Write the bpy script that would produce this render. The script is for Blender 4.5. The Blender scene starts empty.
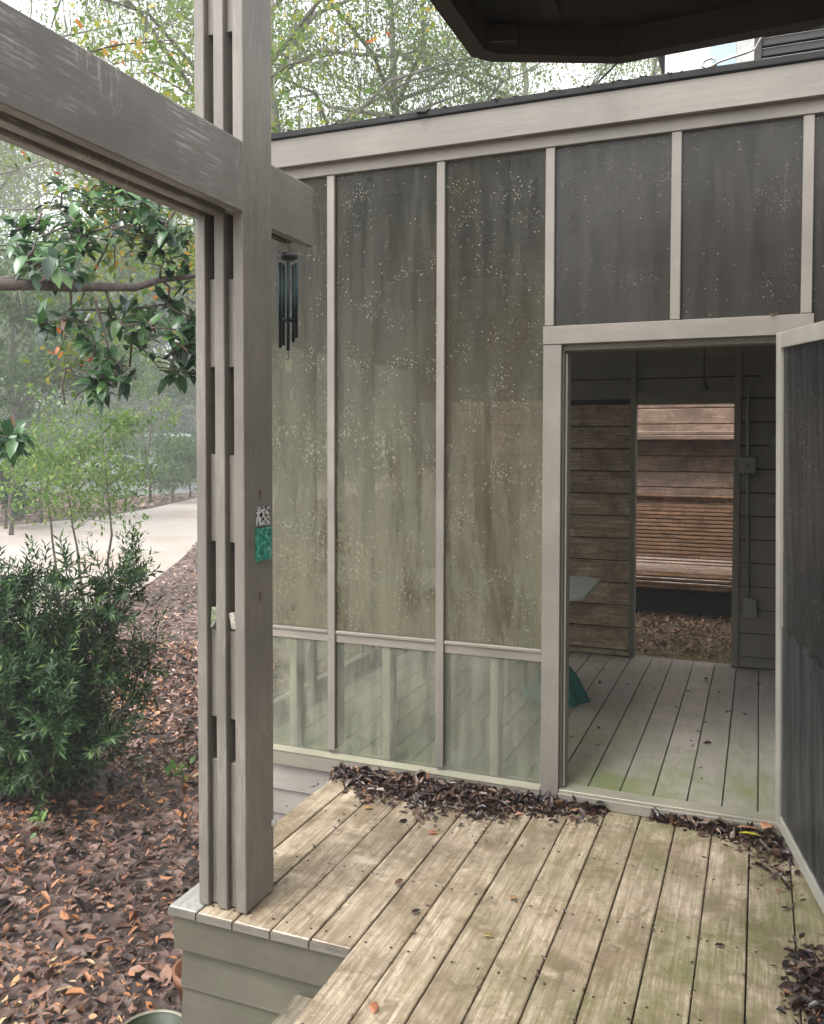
import bpy, bmesh, math, random
import numpy as np
from mathutils import Vector, Matrix, Euler

random.seed(7)
rng = np.random.default_rng(7)
R = math.radians
scene = bpy.context.scene
col = scene.collection

# ------------------------------------------------------------------ camera
FPX, PCX, PCY, HC = 865.4, 412.0, 470.8, 1.55
_a, _b, _c = R(21.898), R(-1.824), R(.107)
_fw = np.array([-math.sin(_a)*math.cos(_b), math.cos(_a)*math.cos(_b), math.sin(_b)])
_r = np.array([math.cos(_a), math.sin(_a), 0.0]); _u = np.cross(_r, _fw)
_r, _u = _r*math.cos(_c)+_u*math.sin(_c), -_r*math.sin(_c)+_u*math.cos(_c)
_O = np.array([0, 0, HC])
def ray(x, y): return (x-PCX)/FPX*_r-(y-PCY)/FPX*_u+_fw
def Zp(x, y, z): d = ray(x, y); return _O+d*(z-HC)/d[2]
def Yp(x, y, Y): d = ray(x, y); return _O+d*Y/d[1]
def Dp(x, y, D): return _O+ray(x, y)*D
camd = bpy.data.cameras.new('camera'); cam = bpy.data.objects.new('camera', camd); col.objects.link(cam)
camd.sensor_fit = 'HORIZONTAL'; camd.sensor_width = 36; camd.lens = FPX*36/824
camd.shift_y = (PCY-512)/824.0
camd.clip_start = .05; camd.clip_end = 1500
cam.matrix_world = Matrix(((_r[0], _u[0], -_fw[0], 0), (_r[1], _u[1], -_fw[1], 0), (_r[2], _u[2], -_fw[2], HC), (0, 0, 0, 1)))
scene.camera = cam
scene.view_settings.view_transform = 'Standard'; scene.view_settings.look = 'None'
scene.view_settings.gamma = 1; scene.view_settings.exposure = 1.28

# ------------------------------------------------------------------ sky and sun (overcast, rain)
SUN_EL, SUN_AZ = 58, 205      # azimuth clockwise from +Y
world = bpy.data.worlds.new('World'); scene.world = world; world.use_nodes = True
nt = world.node_tree; nt.nodes.clear()
sky = nt.nodes.new('ShaderNodeTexSky'); sky.sky_type = 'NISHITA'; sky.sun_disc = False
sky.sun_elevation = R(SUN_EL); sky.sun_rotation = R(SUN_AZ); sky.dust_density = 3; sky.air_density = 1.0
hs = nt.nodes.new('ShaderNodeHueSaturation'); hs.inputs['Saturation'].default_value = 0.10; hs.inputs['Value'].default_value = 1.6
bgn = nt.nodes.new('ShaderNodeBackground'); bgn.inputs['Strength'].default_value = 0.15
wo = nt.nodes.new('ShaderNodeOutputWorld')
nt.links.new(sky.outputs[0], hs.inputs['Color']); nt.links.new(hs.outputs[0], bgn.inputs[0]); nt.links.new(bgn.outputs[0], wo.inputs[0])
sd = bpy.data.lights.new('sun', 'SUN'); sd.energy = 0.8; sd.angle = R(25); sd.color = (1, .97, .93)
so = bpy.data.objects.new('sun', sd); col.objects.link(so)
so.rotation_euler = (R(90-SUN_EL), 0, R(180-SUN_AZ))
so.rotation_euler = Vector((math.sin(R(SUN_AZ))*math.cos(R(SUN_EL)), math.cos(R(SUN_AZ))*math.cos(R(SUN_EL)), math.sin(R(SUN_EL)))).to_track_quat('Z', 'Y').to_euler()

# ------------------------------------------------------------------ naming helpers
def tag(o, label=None, cat=None, group=None, kind=None):
    if label: o['label'] = label
    if cat: o['category'] = cat
    if group: o['group'] = group
    if kind: o['kind'] = kind
    return o
def empty(name, loc, label, cat, group=None, rz=0):
    o = bpy.data.objects.new(name, None); col.objects.link(o); o.location = loc; o.rotation_euler[2] = rz
    o.empty_display_size = .1
    return tag(o, label, cat, group)
def link(name, me, mat, parent=None):
    o = bpy.data.objects.new(name, me); col.objects.link(o)
    if mat:
        for m in (mat if isinstance(mat, (list, tuple)) else [mat]): me.materials.append(m)
    if parent is not None:
        o.parent = parent
        bpy.context.view_layer.update()
        o.matrix_parent_inverse = parent.matrix_world.inverted()
    return o
def local(o):                       # keep the child in its parent's own space
    o.matrix_parent_inverse = Matrix.Identity(4); return o

# ------------------------------------------------------------------ material helpers
class NB:
    def __init__(s, name):
        s.m = bpy.data.materials.new(name); s.m.use_nodes = True; s.t = s.m.node_tree; s.t.nodes.clear()
        s.out = s.t.nodes.new('ShaderNodeOutputMaterial')
    def n(s, typ, **k):
        x = s.t.nodes.new(typ)
        for a, v in k.items(): setattr(x, a, v)
        return x
    def l(s, a, b): s.t.links.new(a, b)
    def coord(s, scale=(1, 1, 1), off=None, gen='Object'):
        tc = s.n('ShaderNodeTexCoord'); mp = s.n('ShaderNodeMapping'); mp.inputs['Scale'].default_value = scale
        s.l(tc.outputs[gen], mp.inputs['Vector'])
        if off is not None:
            at = s.n('ShaderNodeAttribute'); at.attribute_name = 'rnd'
            mu = s.n('ShaderNodeVectorMath', operation='SCALE'); mu.inputs[3].default_value = off
            cb = s.n('ShaderNodeCombineXYZ')
            for i in range(3): s.l(at.outputs['Fac'], cb.inputs[i])
            s.l(cb.outputs[0], mu.inputs[0]); s.l(mu.outputs[0], mp.inputs['Location'])
        return mp.outputs[0]
    def noise(s, vec, scale=5, detail=6, rough=.6, dist=0):
        x = s.n('ShaderNodeTexNoise'); x.inputs['Scale'].default_value = scale; x.inputs['Detail'].default_value = detail
        x.inputs['Roughness'].default_value = rough; x.inputs['Distortion'].default_value = dist
        s.l(vec, x.inputs['Vector']); return x.outputs['Fac']
    def ramp(s, fac, pts):
        x = s.n('ShaderNodeValToRGB'); e = x.color_ramp.elements
        while len(e) < len(pts): e.new(.5)
        for i, (p, c) in enumerate(pts):
            e[i].position = p; e[i].color = (c, c, c, 1) if isinstance(c, (int, float)) else (*c, 1)
        s.l(fac, x.inputs[0]); return x.outputs[0]
    def mix(s, fac, a, b, blend='MIX'):
        x = s.n('ShaderNodeMix', data_type='RGBA', blend_type=blend)
        for v, i in ((fac, 0), (a, 6), (b, 7)):
            if isinstance(v, (int, float)): x.inputs[i].default_value = v if i == 0 else (v, v, v, 1)
            elif isinstance(v, tuple): x.inputs[i].default_value = (*v, 1)
            else: s.l(v, x.inputs[i])
        return x.outputs[2]
    def math(s, op, a, b=0.0, c=0.0):
        x = s.n('ShaderNodeMath', operation=op)
        for i, v in enumerate((a, b, c)):
            if isinstance(v, (int, float)): x.inputs[i].default_value = v
            else: s.l(v, x.inputs[i])
        return x.outputs[0]
    def bump(s, h, strength=.3, dist=.01):
        x = s.n('ShaderNodeBump'); x.inputs['Strength'].default_value = strength; x.inputs['Distance'].default_value = dist
        s.l(h, x.inputs['Height']); return x.outputs[0]
    def bsdf(s, color, rough=.6, normal=None, metal=0, spec=None, out=True):
        p = s.n('ShaderNodeBsdfPrincipled')
        if isinstance(color, tuple): p.inputs['Base Color'].default_value = (*color, 1)
        else: s.l(color, p.inputs['Base Color'])
        if isinstance(rough, (int, float)): p.inputs['Roughness'].default_value = rough
        else: s.l(rough, p.inputs['Roughness'])
        p.inputs['Metallic'].default_value = metal
        if spec is not None: p.inputs['Specular IOR Level'].default_value = spec
        if normal is not None: s.l(normal, p.inputs['Normal'])
        if out: s.l(p.outputs[0], s.out.inputs[0])
        return p.outputs[0]

def paint(name, base, vert=True, wear=0.0, rough=.5, dirt=.35, grain='z', wearcol=(.50, .48, .45), algae=0):
    b = NB(name); sc = {'z': (9, 9, .9), 'x': (.9, 9, 9), 'y': (9, .9, 9)}[grain]
    v = b.coord(sc, 7.0); v2 = b.coord((1, 1, 1), 3.0)
    g = b.noise(v, 5, 8, .65); big = b.noise(v2, 2.2, 5, .6); fine = b.noise(v2, 60, 3, .6)
    dk = tuple(c*.72 for c in base); lt = tuple(min(1, c*1.12) for c in base)
    c = b.mix(b.ramp(big, [(.3, 0), (.7, 1)]), dk, lt)
    c = b.mix(b.math('MULTIPLY', b.ramp(g, [(.35, 1), (.62, 0)]), dirt), c, tuple(x*.6 for x in base))
    if algae:
        c = b.mix(b.math('MULTIPLY', b.ramp(b.noise(v2, 1.3, 5, .7), [(.45, 0), (.7, 1)]), algae), c, (.14, .15, .07))
    if wear:
        vw = b.coord({'z': (14, 14, 1.2), 'x': (1.2, 14, 14), 'y': (14, 1.0, 16)}[grain], 2.0)
        w = b.noise(vw, 6, 8, .75)
        patch = b.ramp(b.noise(v2, 3.1, 4, .6), [(.48, 0), (.62, 1)])
        wf = b.math('MULTIPLY', b.ramp(w, [(.52, 0), (.60, 1)]), b.math('MULTIPLY', patch, wear))
        c = b.mix(wf, c, wearcol)
    if wear:
        vw = b.coord({'z': (50, 50, 6), 'x': (6, 50, 50), 'y': (30, 34, 5)}[grain])
        patch2 = b.ramp(b.noise(v2, 2.3, 3, .5), [(.50, 0), (.58, 1)])
        c = b.mix(b.math('MULTIPLY', b.ramp(b.noise(vw, 2.2, 7, .8), [(.52, 0), (.58, 1)]), b.math('MULTIPLY', patch2, min(1, wear)*.8)), c, wearcol)
        vc = b.coord({'z': (40, 40, .5), 'x': (.5, 40, 40), 'y': (40, .45, 40)}[grain], 3.0)
        crk = b.ramp(b.noise(vc, 2.0, 4, .6), [(.485, 0), (.50, 1), (.515, 0)])
        c = b.mix(b.math('MULTIPLY', crk, .45), c, tuple(x*.4 for x in base))
    # a few nail heads' rust and grime specks
    c = b.mix(b.math('MULTIPLY', b.ramp(fine, [(.70, 0), (.78, 1)]), .35), c, tuple(x*.35 for x in base))
    h = b.math('ADD', b.math('MULTIPLY', g, .7), b.math('MULTIPLY', fine, .3))
    b.bsdf(c, rough if rough else .5, b.bump(h, .35, .004))
    return b.m

def deckwood(name, light, dark, algae_x=None, algae=(.11, .13, .035), amt=.5, wet=True, grain='y', algae_y=None, grainamt=1.0, stain=1.0):
    b = NB(name); sc = (26, 1.3, 26) if grain == 'y' else (1.3, 26, 26)
    v = b.coord(sc, 9.0); vb = b.coord((1, 1, 1), 5.0); vw = b.coord((1, 1, 1))
    g = b.noise(v, 3.2, 9, .72, .35); sc2 = (70, 2.2, 70) if grain == 'y' else (2.2, 70, 70)
    g2 = b.noise(b.coord(sc2, 4.0), 2.5, 6, .7, .2)
    big = b.noise(vb, 3.5, 6, .65, .4)
    at = b.n('ShaderNodeAttribute'); at.attribute_name = 'rnd'
    c = b.mix(b.ramp(at.outputs['Fac'], [(0, 0), (1, 1)]), tuple(x*.86 for x in light), tuple(min(1, x*1.12) for x in light))
    c = b.mix(b.math('MULTIPLY', b.ramp(g, [(.42, 1), (.60, 0)]), .75*grainamt), c, dark)
    c = b.mix(b.math('MULTIPLY', b.ramp(g2, [(.40, 1), (.52, 0)]), .5*grainamt), c, tuple(x*.7 for x in dark))
    c = b.mix(b.math('MULTIPLY', b.ramp(big, [(.44, 0), (.62, 1)]), .75*stain), c, tuple(x*.62 for x in dark))
    c = b.mix(b.math('MULTIPLY', b.ramp(b.noise(vb, 9, 5, .7, .6), [(.52, 0), (.66, 1)]), .6*stain), c, tuple(x*.5 for x in dark))
    c = b.mix(b.math('MULTIPLY', b.ramp(b.noise(b.coord((5, .9, 5) if grain == 'y' else (.9, 5, 5), 8.0), 3, 7, .75, .5), [(.50, 0), (.62, 1)]), .5), c, tuple(x*.8 for x in dark))
    c = b.mix(b.math('MULTIPLY', b.ramp(b.noise(vb, 45, 4, .8), [(.58, 0), (.68, 1)]), .5), c, tuple(x*.45 for x in dark))
    c = b.mix(b.math('MULTIPLY', b.ramp(b.noise(vb, 5, 7, .75, .3), [(.58, 0), (.70, 1)]), .45*grainamt), c, tuple(min(1, x*1.35) for x in light))
    # green growth where the wood stays damp
    an = b.ramp(b.noise(vw, 2.6, 6, .72, .5), [(.40, 0), (.62, 1)])
    sp = b.n('ShaderNodeSeparateXYZ'); b.l(vw, sp.inputs[0])
    if algae_x:
        mk = b.n('ShaderNodeMapRange'); mk.inputs[1].default_value, mk.inputs[2].default_value = algae_x
        b.l(sp.outputs[0], mk.inputs[0]); an = b.math('MULTIPLY', an, mk.outputs[0])
    if algae_y:
        mk = b.n('ShaderNodeMapRange'); mk.inputs[1].default_value, mk.inputs[2].default_value = algae_y
        b.l(sp.outputs[1], mk.inputs[0]); an = b.math('MULTIPLY', b.math('ADD', an, .25), mk.outputs[0])
    c = b.mix(b.math('MULTIPLY', an, amt), c, algae)
    r = b.ramp(b.noise(vw, 4.0, 5, .6, .8), ([(.34, .50), (.50, .28), (.58, .07)] if wet == 1 else [(.3, .5), (.7, .3)])) if wet else .6
    h = b.math('ADD', b.math('MULTIPLY', g, .5), b.math('MULTIPLY', g2, .5))
    b.bsdf(c, r, b.bump(h, .38, .003)); return b.m

def leafmat(name, cols, rough=.45, trans=.35, spec=.4):
    b = NB(name); at = b.n('ShaderNodeAttribute'); at.attribute_name = 'rnd'
    c = b.ramp(at.outputs['Fac'], cols)
    p = b.bsdf(c, rough, None, spec=spec, out=False)
    if trans:
        t = b.n('ShaderNodeBsdfTranslucent'); b.l(b.mix(1.0, c, (1.25, 1.3, .95), 'MULTIPLY'), t.inputs[0])
        m = b.n('ShaderNodeMixShader'); m.inputs[0].default_value = trans
        b.l(p, m.inputs[1]); b.l(t.outputs[0], m.inputs[2]); b.l(m.outputs[0], b.out.inputs[0])
    else: b.l(p, b.out.inputs[0])
    return b.m
def bark(name, c1, c2, scale=20):
    b = NB(name); v = b.coord((1, 1, .3)); n = b.noise(v, scale, 6, .7)
    b.bsdf(b.ramp(n, [(.35, c1), (.65, c2)]), .8, b.bump(n, .6, .02)); return b.m
def plain(name, c, rough=.5, metal=0, var=.25, scale=12, bumpy=.1):
    b = NB(name); v = b.coord(); n = b.noise(v, scale, 5, .6)
    b.bsdf(b.ramp(n, [(.3, tuple(x*(1-var) for x in c)), (.7, tuple(min(1, x*(1+var)) for x in c))]), rough, b.bump(n, bumpy, .005), metal); return b.m

def screen(name, op, film, mesh_tint, low=None, spots=.5, streak=.5, gloss=.5):
    b = NB(name); v = b.coord((1, 1, 1)); vs = b.coord((7, 7, .7))
    st = b.noise(vs, 3.0, 7, .7, .3); cl = b.noise(v, 3.0, 6, .6, .6)
    vo = b.n('ShaderNodeTexVoronoi'); vo.inputs['Scale'].default_value = 85; b.l(b.coord((1, 1, .8)), vo.inputs['Vector'])
    drop = b.ramp(vo.outputs['Distance'], [(.18, 1), (.30, 0)])
    dm = b.ramp(b.noise(v, 5.5, 5, .7, .4), [(.50, 0), (.66, 1)])
    drop = b.math('MULTIPLY', b.math('MULTIPLY', drop, dm), spots)
    vo2 = b.n('ShaderNodeTexVoronoi'); vo2.inputs['Scale'].default_value = 30; b.l(v, vo2.inputs['Vector'])
    drop2 = b.math('MULTIPLY', b.ramp(vo2.outputs['Distance'], [(.07, 1), (.12, 0)]), spots)
    drop = b.math('MAXIMUM', drop, drop2)
    o = b.math('ADD', b.math('ADD', op-.14, b.math('MULTIPLY', b.ramp(st, [(.38, 0), (.62, 1)]), .22*streak)), b.math('MULTIPLY', b.ramp(cl, [(.3, 0), (.75, 1)]), .2))
    c = b.mix(b.ramp(st, [(.35, 0), (.65, 1)]), tuple(x*.75 for x in film), tuple(x*1.2 for x in film))
    if low:                                   # algae and mist film, plus a dark-top, pale-bottom light gradient painted in
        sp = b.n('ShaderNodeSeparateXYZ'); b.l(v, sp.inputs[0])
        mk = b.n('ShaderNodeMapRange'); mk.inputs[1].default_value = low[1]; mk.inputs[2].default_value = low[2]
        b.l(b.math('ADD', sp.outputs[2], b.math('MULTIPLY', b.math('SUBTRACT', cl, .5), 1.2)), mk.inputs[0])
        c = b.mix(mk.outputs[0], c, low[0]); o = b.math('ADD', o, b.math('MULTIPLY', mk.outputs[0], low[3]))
    if low:
        bs = b.ramp(b.noise(b.coord((2.6, 2.6, .55)), 1.6, 7, .75, .5), [(.50, 0), (.60, 1)])
        c = b.mix(b.math('MULTIPLY', bs, .65), c, (.085, .062, .034))
        vo3 = b.n('ShaderNodeTexVoronoi'); vo3.inputs['Scale'].default_value = 48; b.l(b.mix(.06, b.coord((1, 1, .8)), b.n('ShaderNodeTexNoise').outputs['Color']), vo3.inputs['Vector'])
        sp3 = b.n('ShaderNodeSeparateXYZ'); b.l(v, sp3.inputs[0])
        zb = b.ramp(b.math('DIVIDE', sp3.outputs[2], 3.0), [(.22, 0), (.32, 1), (.52, 1), (.66, 0)])
        bl = b.math('MULTIPLY', b.ramp(vo3.outputs['Distance'], [(.22, 1), (.42, 0)]), b.math('MULTIPLY', b.ramp(b.noise(v, 4.2, 5, .7, .8), [(.52, 0), (.60, 1)]), zb))
        c = b.mix(b.math('MULTIPLY', bl, .7), c, (.40, .38, .27))
    c = b.mix(drop, c, (.52, .50, .42)); o = b.math('MINIMUM', b.math('ADD', o, b.math('MULTIPLY', drop, .4)), .97)
    p = b.bsdf(c, .3, None, spec=gloss, out=False)
    tl = b.n('ShaderNodeBsdfTranslucent'); b.l(c, tl.inputs[0])
    m1 = b.n('ShaderNodeMixShader'); m1.inputs[0].default_value = .3; b.l(p, m1.inputs[1]); b.l(tl.outputs[0], m1.inputs[2])
    tr = b.n('ShaderNodeBsdfTransparent'); tr.inputs[0].default_value = (*mesh_tint, 1)
    m2 = b.n('ShaderNodeMixShader'); b.l(o, m2.inputs[0]); b.l(tr.outputs[0], m2.inputs[1]); b.l(m1.outputs[0], m2.inputs[2])
    b.l(m2.outputs[0], b.out.inputs[0]); return b.m

TAUPE = (.255, .222, .195)
M = {}
M['post'] = paint('taupe_paint_post', (.205, .184, .156), wear=.16, rough=.5)
M['beam'] = paint('taupe_paint_beam', (.225, .208, .182), wear=1.0, rough=.45, grain='y')
M['trim'] = paint('taupe_paint_trim', (.225, .202, .173), rough=.5, dirt=.18)
M['trimh'] = paint('taupe_paint_trim_flat', (.225, .202, .173), rough=.5, grain='x', dirt=.2)
M['fascia'] = paint('taupe_paint_fascia', (.208, .187, .160), rough=.5, grain='x', dirt=.3)
M['sill'] = paint('taupe_paint_sill', (.26, .235, .195), rough=.4, grain='x', dirt=.3, algae=.2)
M['studface'] = paint('pale_taupe_stud', (.44, .39, .34), rough=.5)
M['siding'] = paint('taupe_paint_siding', (.27, .245, .215), rough=.5, grain='x')
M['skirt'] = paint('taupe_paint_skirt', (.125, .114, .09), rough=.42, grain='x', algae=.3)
M['framing'] = paint('taupe_framing_with_shade', (.13, .115, .095), rough=.55, algae=.5)  # darker than the trim to paint in the shade on stud sides
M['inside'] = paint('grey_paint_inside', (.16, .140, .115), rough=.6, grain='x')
M['threshold'] = paint('pale_paint_threshold', (.33, .31, .24), rough=.3, grain='x', algae=.4)
M['doorframe'] = paint('pale_grey_paint_door', (.40, .38, .33), rough=.4, dirt=.15)
M['deck'] = deckwood('weathered_deck_boards', (.63, .525, .40), (.27, .20, .125), algae_x=(-1.1, -.2), amt=.6)
M['deckend'] = paint('painted_board_ends', (.20, .182, .155), grain='x', dirt=.9)
M['step'] = deckwood('weathered_step_boards', (.36, .31, .24), (.18, .15, .11), amt=.1)
M['floor'] = deckwood('grey_painted_floor', (.42, .38, .35), (.28, .25, .22), stain=.3, wet=.5, algae_y=(5.1, 3.75), algae=(.16, .19, .07), amt=.75, grainamt=.4)
M['farfloor'] = deckwood('mossy_boards', (.22, .18, .10), (.12, .09, .05), amt=.3, grain='x')
M['oldwood'] = deckwood('bare_brown_planks', (.33, .225, .165), (.15, .095, .065), amt=0, grain='x', wet=False)
M['sidingold'] = deckwood('worn_siding_boards', (.42, .36, .29), (.18, .10, .055), amt=0, grain='x', wet=False)
M['slat'] = deckwood('brown_oiled_slats', (.27, .155, .09), (.11, .06, .035), amt=0, grain='x')
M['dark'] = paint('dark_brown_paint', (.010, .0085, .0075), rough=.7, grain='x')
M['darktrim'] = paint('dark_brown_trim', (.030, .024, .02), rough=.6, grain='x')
M['roofing'] = plain('black_roofing', (.011, .011, .011), .8, var=.5, bumpy=.8)
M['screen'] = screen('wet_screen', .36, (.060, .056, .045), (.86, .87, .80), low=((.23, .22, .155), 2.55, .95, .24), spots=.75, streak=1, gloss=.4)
M['screenlow'] = screen('wet_screen_low', .25, (.40, .40, .335), (.90, .92, .86), spots=.15, streak=.6, gloss=.4)
M['screentop'] = screen('wet_screen_top', .66, (.072, .067, .058), (.8, .8, .78), spots=.32, streak=.45, gloss=.4)
M['screendoor'] = screen('wet_screen_door', .80, (.05, .05, .05), (.5, .5, .5), spots=.8, streak=1, gloss=.5)
M['screenfar'] = screen('side_screen', .15, (.12, .12, .10), (.9, .9, .85), spots=.2, streak=.3, gloss=.3)
M['metal'] = plain('grey_metal', (.45, .45, .45), .35, .9)
M['conduit'] = paint('painted_conduit', (.15, .14, .125), rough=.45)

# ------------------------------------------------------------------ mesh helpers
def finish(bm, name, mat, parent=None, smooth=False):
    me = bpy.data.meshes.new(name); bm.to_mesh(me); bm.free()
    if smooth:
        for p in me.polygons: p.use_smooth = True
    return link(name, me, mat, parent)
class BX:
    """collects bevelled boxes, prisms and tubes into one mesh, each with its own 'rnd' value"""
    def __init__(s): s.bm = bmesh.new(); s.r = s.bm.verts.layers.float.new('rnd'); s.sm = []
    def _mark(s, vs, r=None):
        r = random.random() if r is None else r
        for v in vs: v[s.r] = r
    def box(s, x0, x1, y0, y1, z0, z1, bev=.002, mat=0, rot=None, piv=None):
        t = bmesh.new(); bmesh.ops.create_cube(t, size=1)
        for v in t.verts: v.co = Vector(((x0+x1)/2+v.co.x*(x1-x0), (y0+y1)/2+v.co.y*(y1-y0), (z0+z1)/2+v.co.z*(z1-z0)))
        if bev: bmesh.ops.bevel(t, geom=t.edges[:], offset=min(bev, abs(x1-x0)*.3, abs(y1-y0)*.3, abs(z1-z0)*.3), segments=1, affect='EDGES')
        if rot is not None:
            p = Vector(piv) if piv is not None else Vector(((x0+x1)/2, (y0+y1)/2, (z0+z1)/2))
            for v in t.verts: v.co = p+rot @ (v.co-p)
        s.merge(t, mat); return s
    def merge(s, t, mat=0, smooth=False, r=None):
        mp = {}; r = random.random() if r is None else r
        for v in t.verts: n = s.bm.verts.new(v.co); n[s.r] = r; mp[v] = n
        for f in t.faces:
            try: g = s.bm.faces.new([mp[v] for v in f.verts]); g.material_index = mat; g.smooth = smooth
            except ValueError: pass
        t.free()
    def poly(s, pts, vec, mat=0, bev=0):
        """extrude a planar polygon along vec"""
        t = bmesh.new(); a = [t.verts.new(p) for p in pts]; b_ = [t.verts.new(Vector(p)+Vector(vec)) for p in pts]
        t.faces.new(a[::-1]); t.faces.new(b_); n = len(pts)
        for i in range(n): t.faces.new((a[i], a[(i+1) % n], b_[(i+1) % n], b_[i]))
        bmesh.ops.recalc_face_normals(t, faces=t.faces[:])
        if bev: bmesh.ops.bevel(t, geom=t.edges[:], offset=bev, segments=1, affect='EDGES')
        s.merge(t, mat); return s
    def tube(s, pts, rads, seg=8, mat=0, cap=True):
        pts = [Vector(p) for p in pts]
        if isinstance(rads, (int, float)): rads = [rads]*len(pts)
        rings = []; rr = random.random(); up = Vector((0, 0, 1)); nrm = None
        for i, p in enumerate(pts):
            d = (pts[min(i+1, len(pts)-1)]-pts[max(i-1, 0)]).normalized()
            if nrm is None: nrm = d.cross(up if abs(d.z) < .9 else Vector((1, 0, 0))).normalized()
            else:
                nrm = (nrm-d*nrm.dot(d)).normalized()
            bi = d.cross(nrm); ring = []
            for k in range(seg):
                a = 2*math.pi*k/seg; v = s.bm.verts.new(p+(nrm*math.cos(a)+bi*math.sin(a))*rads[i]); v[s.r] = rr; ring.append(v)
            rings.append(ring)
        for i in range(len(rings)-1):
            for k in range(seg):
                f = s.bm.faces.new((rings[i][k], rings[i][(k+1) % seg], rings[i+1][(k+1) % seg], rings[i+1][k])); f.smooth = True; f.material_index = mat
        if cap and seg > 2:
            f = s.bm.faces.new(rings[0][::-1]); f.material_index = mat; f = s.bm.faces.new(rings[-1]); f.material_index = mat
        return s
    def lathe(s, prof, c=(0, 0, 0), seg=20, mat=0, wob=0):
        rings = []; rr = random.random()
        for r_, z in prof:
            ring = []
            for k in range(seg):
                a = 2*math.pi*k/seg; q = r_*(1+wob*math.sin(3*a+z*9)); v = s.bm.verts.new((c[0]+q*math.cos(a), c[1]+q*math.sin(a), c[2]+z)); v[s.r] = rr; ring.append(v)
            rings.append(ring)
        for i in range(len(rings)-1):
            for k in range(seg):
                f = s.bm.faces.new((rings[i][k], rings[i][(k+1) % seg], rings[i+1][(k+1) % seg], rings[i+1][k])); f.smooth = True; f.material_index = mat
        return s
    def build(s, name, mat, parent=None): return finish(s.bm, name, mat, parent)

# numpy leaves ------------------------------------------------------
def leaves_mesh(name, P, D, U, L, W, rnd, curl=.25, cup=.15, simple=False):
    """P positions, D leaf directions, U approximate normals, L/W arrays"""
    n = len(P)
    D = D/np.linalg.norm(D, axis=1, keepdims=True)
    S = np.cross(D, U); S /= (np.linalg.norm(S, axis=1, keepdims=True)+1e-9); N = np.cross(S, D)
    if simple:
        T = np.array([[0, 0, 0], [.5, .5, 0], [1, 0, -1], [.5, -.5, 0]]); F = np.array([[0, 1, 2, 3]])
    else:
        T = np.array([[0, 0, 0], [.33, .48, 1], [.33, 0, 0], [.33, -.48, 1], [.72, .36, 1], [.72, 0, 0], [.72, -.36, 1], [1, 0, 0]])
        F = None
    curl = np.broadcast_to(np.asarray(curl, float), (n,)); cup = np.broadcast_to(np.asarray(cup, float), (n,))
    V = np.zeros((n, len(T), 3))
    for i, (t, w, q) in enumerate(T):
        zz = -curl*(t**2)*L if not simple else (-curl*t*t*L)
        zz = zz+(cup*W*q if not simple else 0)
        V[:, i] = P+D*(t*L)[:, None]+S*(w*W)[:, None]+N*zz[:, None]
    me = bpy.data.meshes.new(name); k = len(T)
    me.vertices.add(n*k); me.vertices.foreach_set('co', V.reshape(-1))
    base = (np.arange(n)*k)[:, None]
    if simple:
        loops = (base+F[0][None]).reshape(-1); tot = np.full(n, 4)
    else:
        faces = [[0, 2, 1], [0, 3, 2], [1, 2, 5, 4], [2, 3, 6, 5], [4, 5, 7], [5, 6, 7]]
        cat = np.array(sum(faces, [])); loops = (base+cat[None]).reshape(-1); tot = np.tile(np.array([len(f) for f in faces]), n)
    me.loops.add(len(loops)); me.loops.foreach_set('vertex_index', loops.astype(np.int32))
    me.polygons.add(len(tot)); st = np.concatenate([[0], np.cumsum(tot)[:-1]])
    me.polygons.foreach_set('loop_start', st.astype(np.int32))
    try: me.polygons.foreach_set('loop_total', tot.astype(np.int32))
    except Exception: pass
    me.polygons.foreach_set('use_smooth', np.full(len(tot), not simple))
    me.update(calc_edges=True)
    a = me.attributes.new('rnd', 'FLOAT', 'POINT'); a.data.foreach_set('value', np.repeat(rnd, k).astype(np.float32))
    return me
def rdir(n, up=0.0, flat=1.0):
    v = rng.normal(size=(n, 3)); v[:, 2] = v[:, 2]*flat+up; return v/np.linalg.norm(v, axis=1, keepdims=True)

# ================================================================== SETTING
GZ = -.60
def ngon(name, pts, z, mat, sub=False):
    bm = bmesh.new(); f = bm.faces.new([bm.verts.new((x, y, z)) for x, y in pts]); bmesh.ops.recalc_face_normals(bm, faces=[f])
    if f.normal.z < 0: bmesh.ops.reverse_faces(bm, faces=[f])
    return tag(finish(bm, name, mat), kind='structure')
b = NB('leafy_soil'); v = b.coord()
vo = b.n('ShaderNodeTexVoronoi'); vo.inputs['Scale'].default_value = 16; b.l(v, vo.inputs['Vector'])
c = b.ramp(b.noise(vo.outputs['Color'], 1.8, 2, .5), [(.36, (.035, .023, .02)), (.47, (.13, .082, .068)), (.57, (.26, .17, .14)), (.70, (.38, .26, .21))])
big = b.noise(v, .7, 5, .6); c = b.mix(b.ramp(big, [(.4, .6), (.6, 0)]), c, (.035, .025, .022))
b.bsdf(c, .5, b.bump(vo.outputs['Distance'], .8, .03)); M['soil'] = b.m
G = 260
ground = ngon('ground', [(-G, -G), (G, -G), (G, G), (-G, G)], GZ, M['soil'])
b = NB('sandy_drive'); v = b.coord()
c = b.ramp(b.noise(v, .35, 6, .65, .6), [(.32, (.44, .34, .27)), (.5, (.50, .44, .40)), (.7, (.55, .50, .475))])
c = b.mix(b.math('MULTIPLY', b.ramp(b.noise(v, 14, 6, .7), [(.55, 0), (.68, 1)]), .4), c, (.22, .15, .11))
b.bsdf(c, .45, b.bump(b.noise(v, 30, 5, .7), .3, .02)); M['drive'] = b.m
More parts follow.
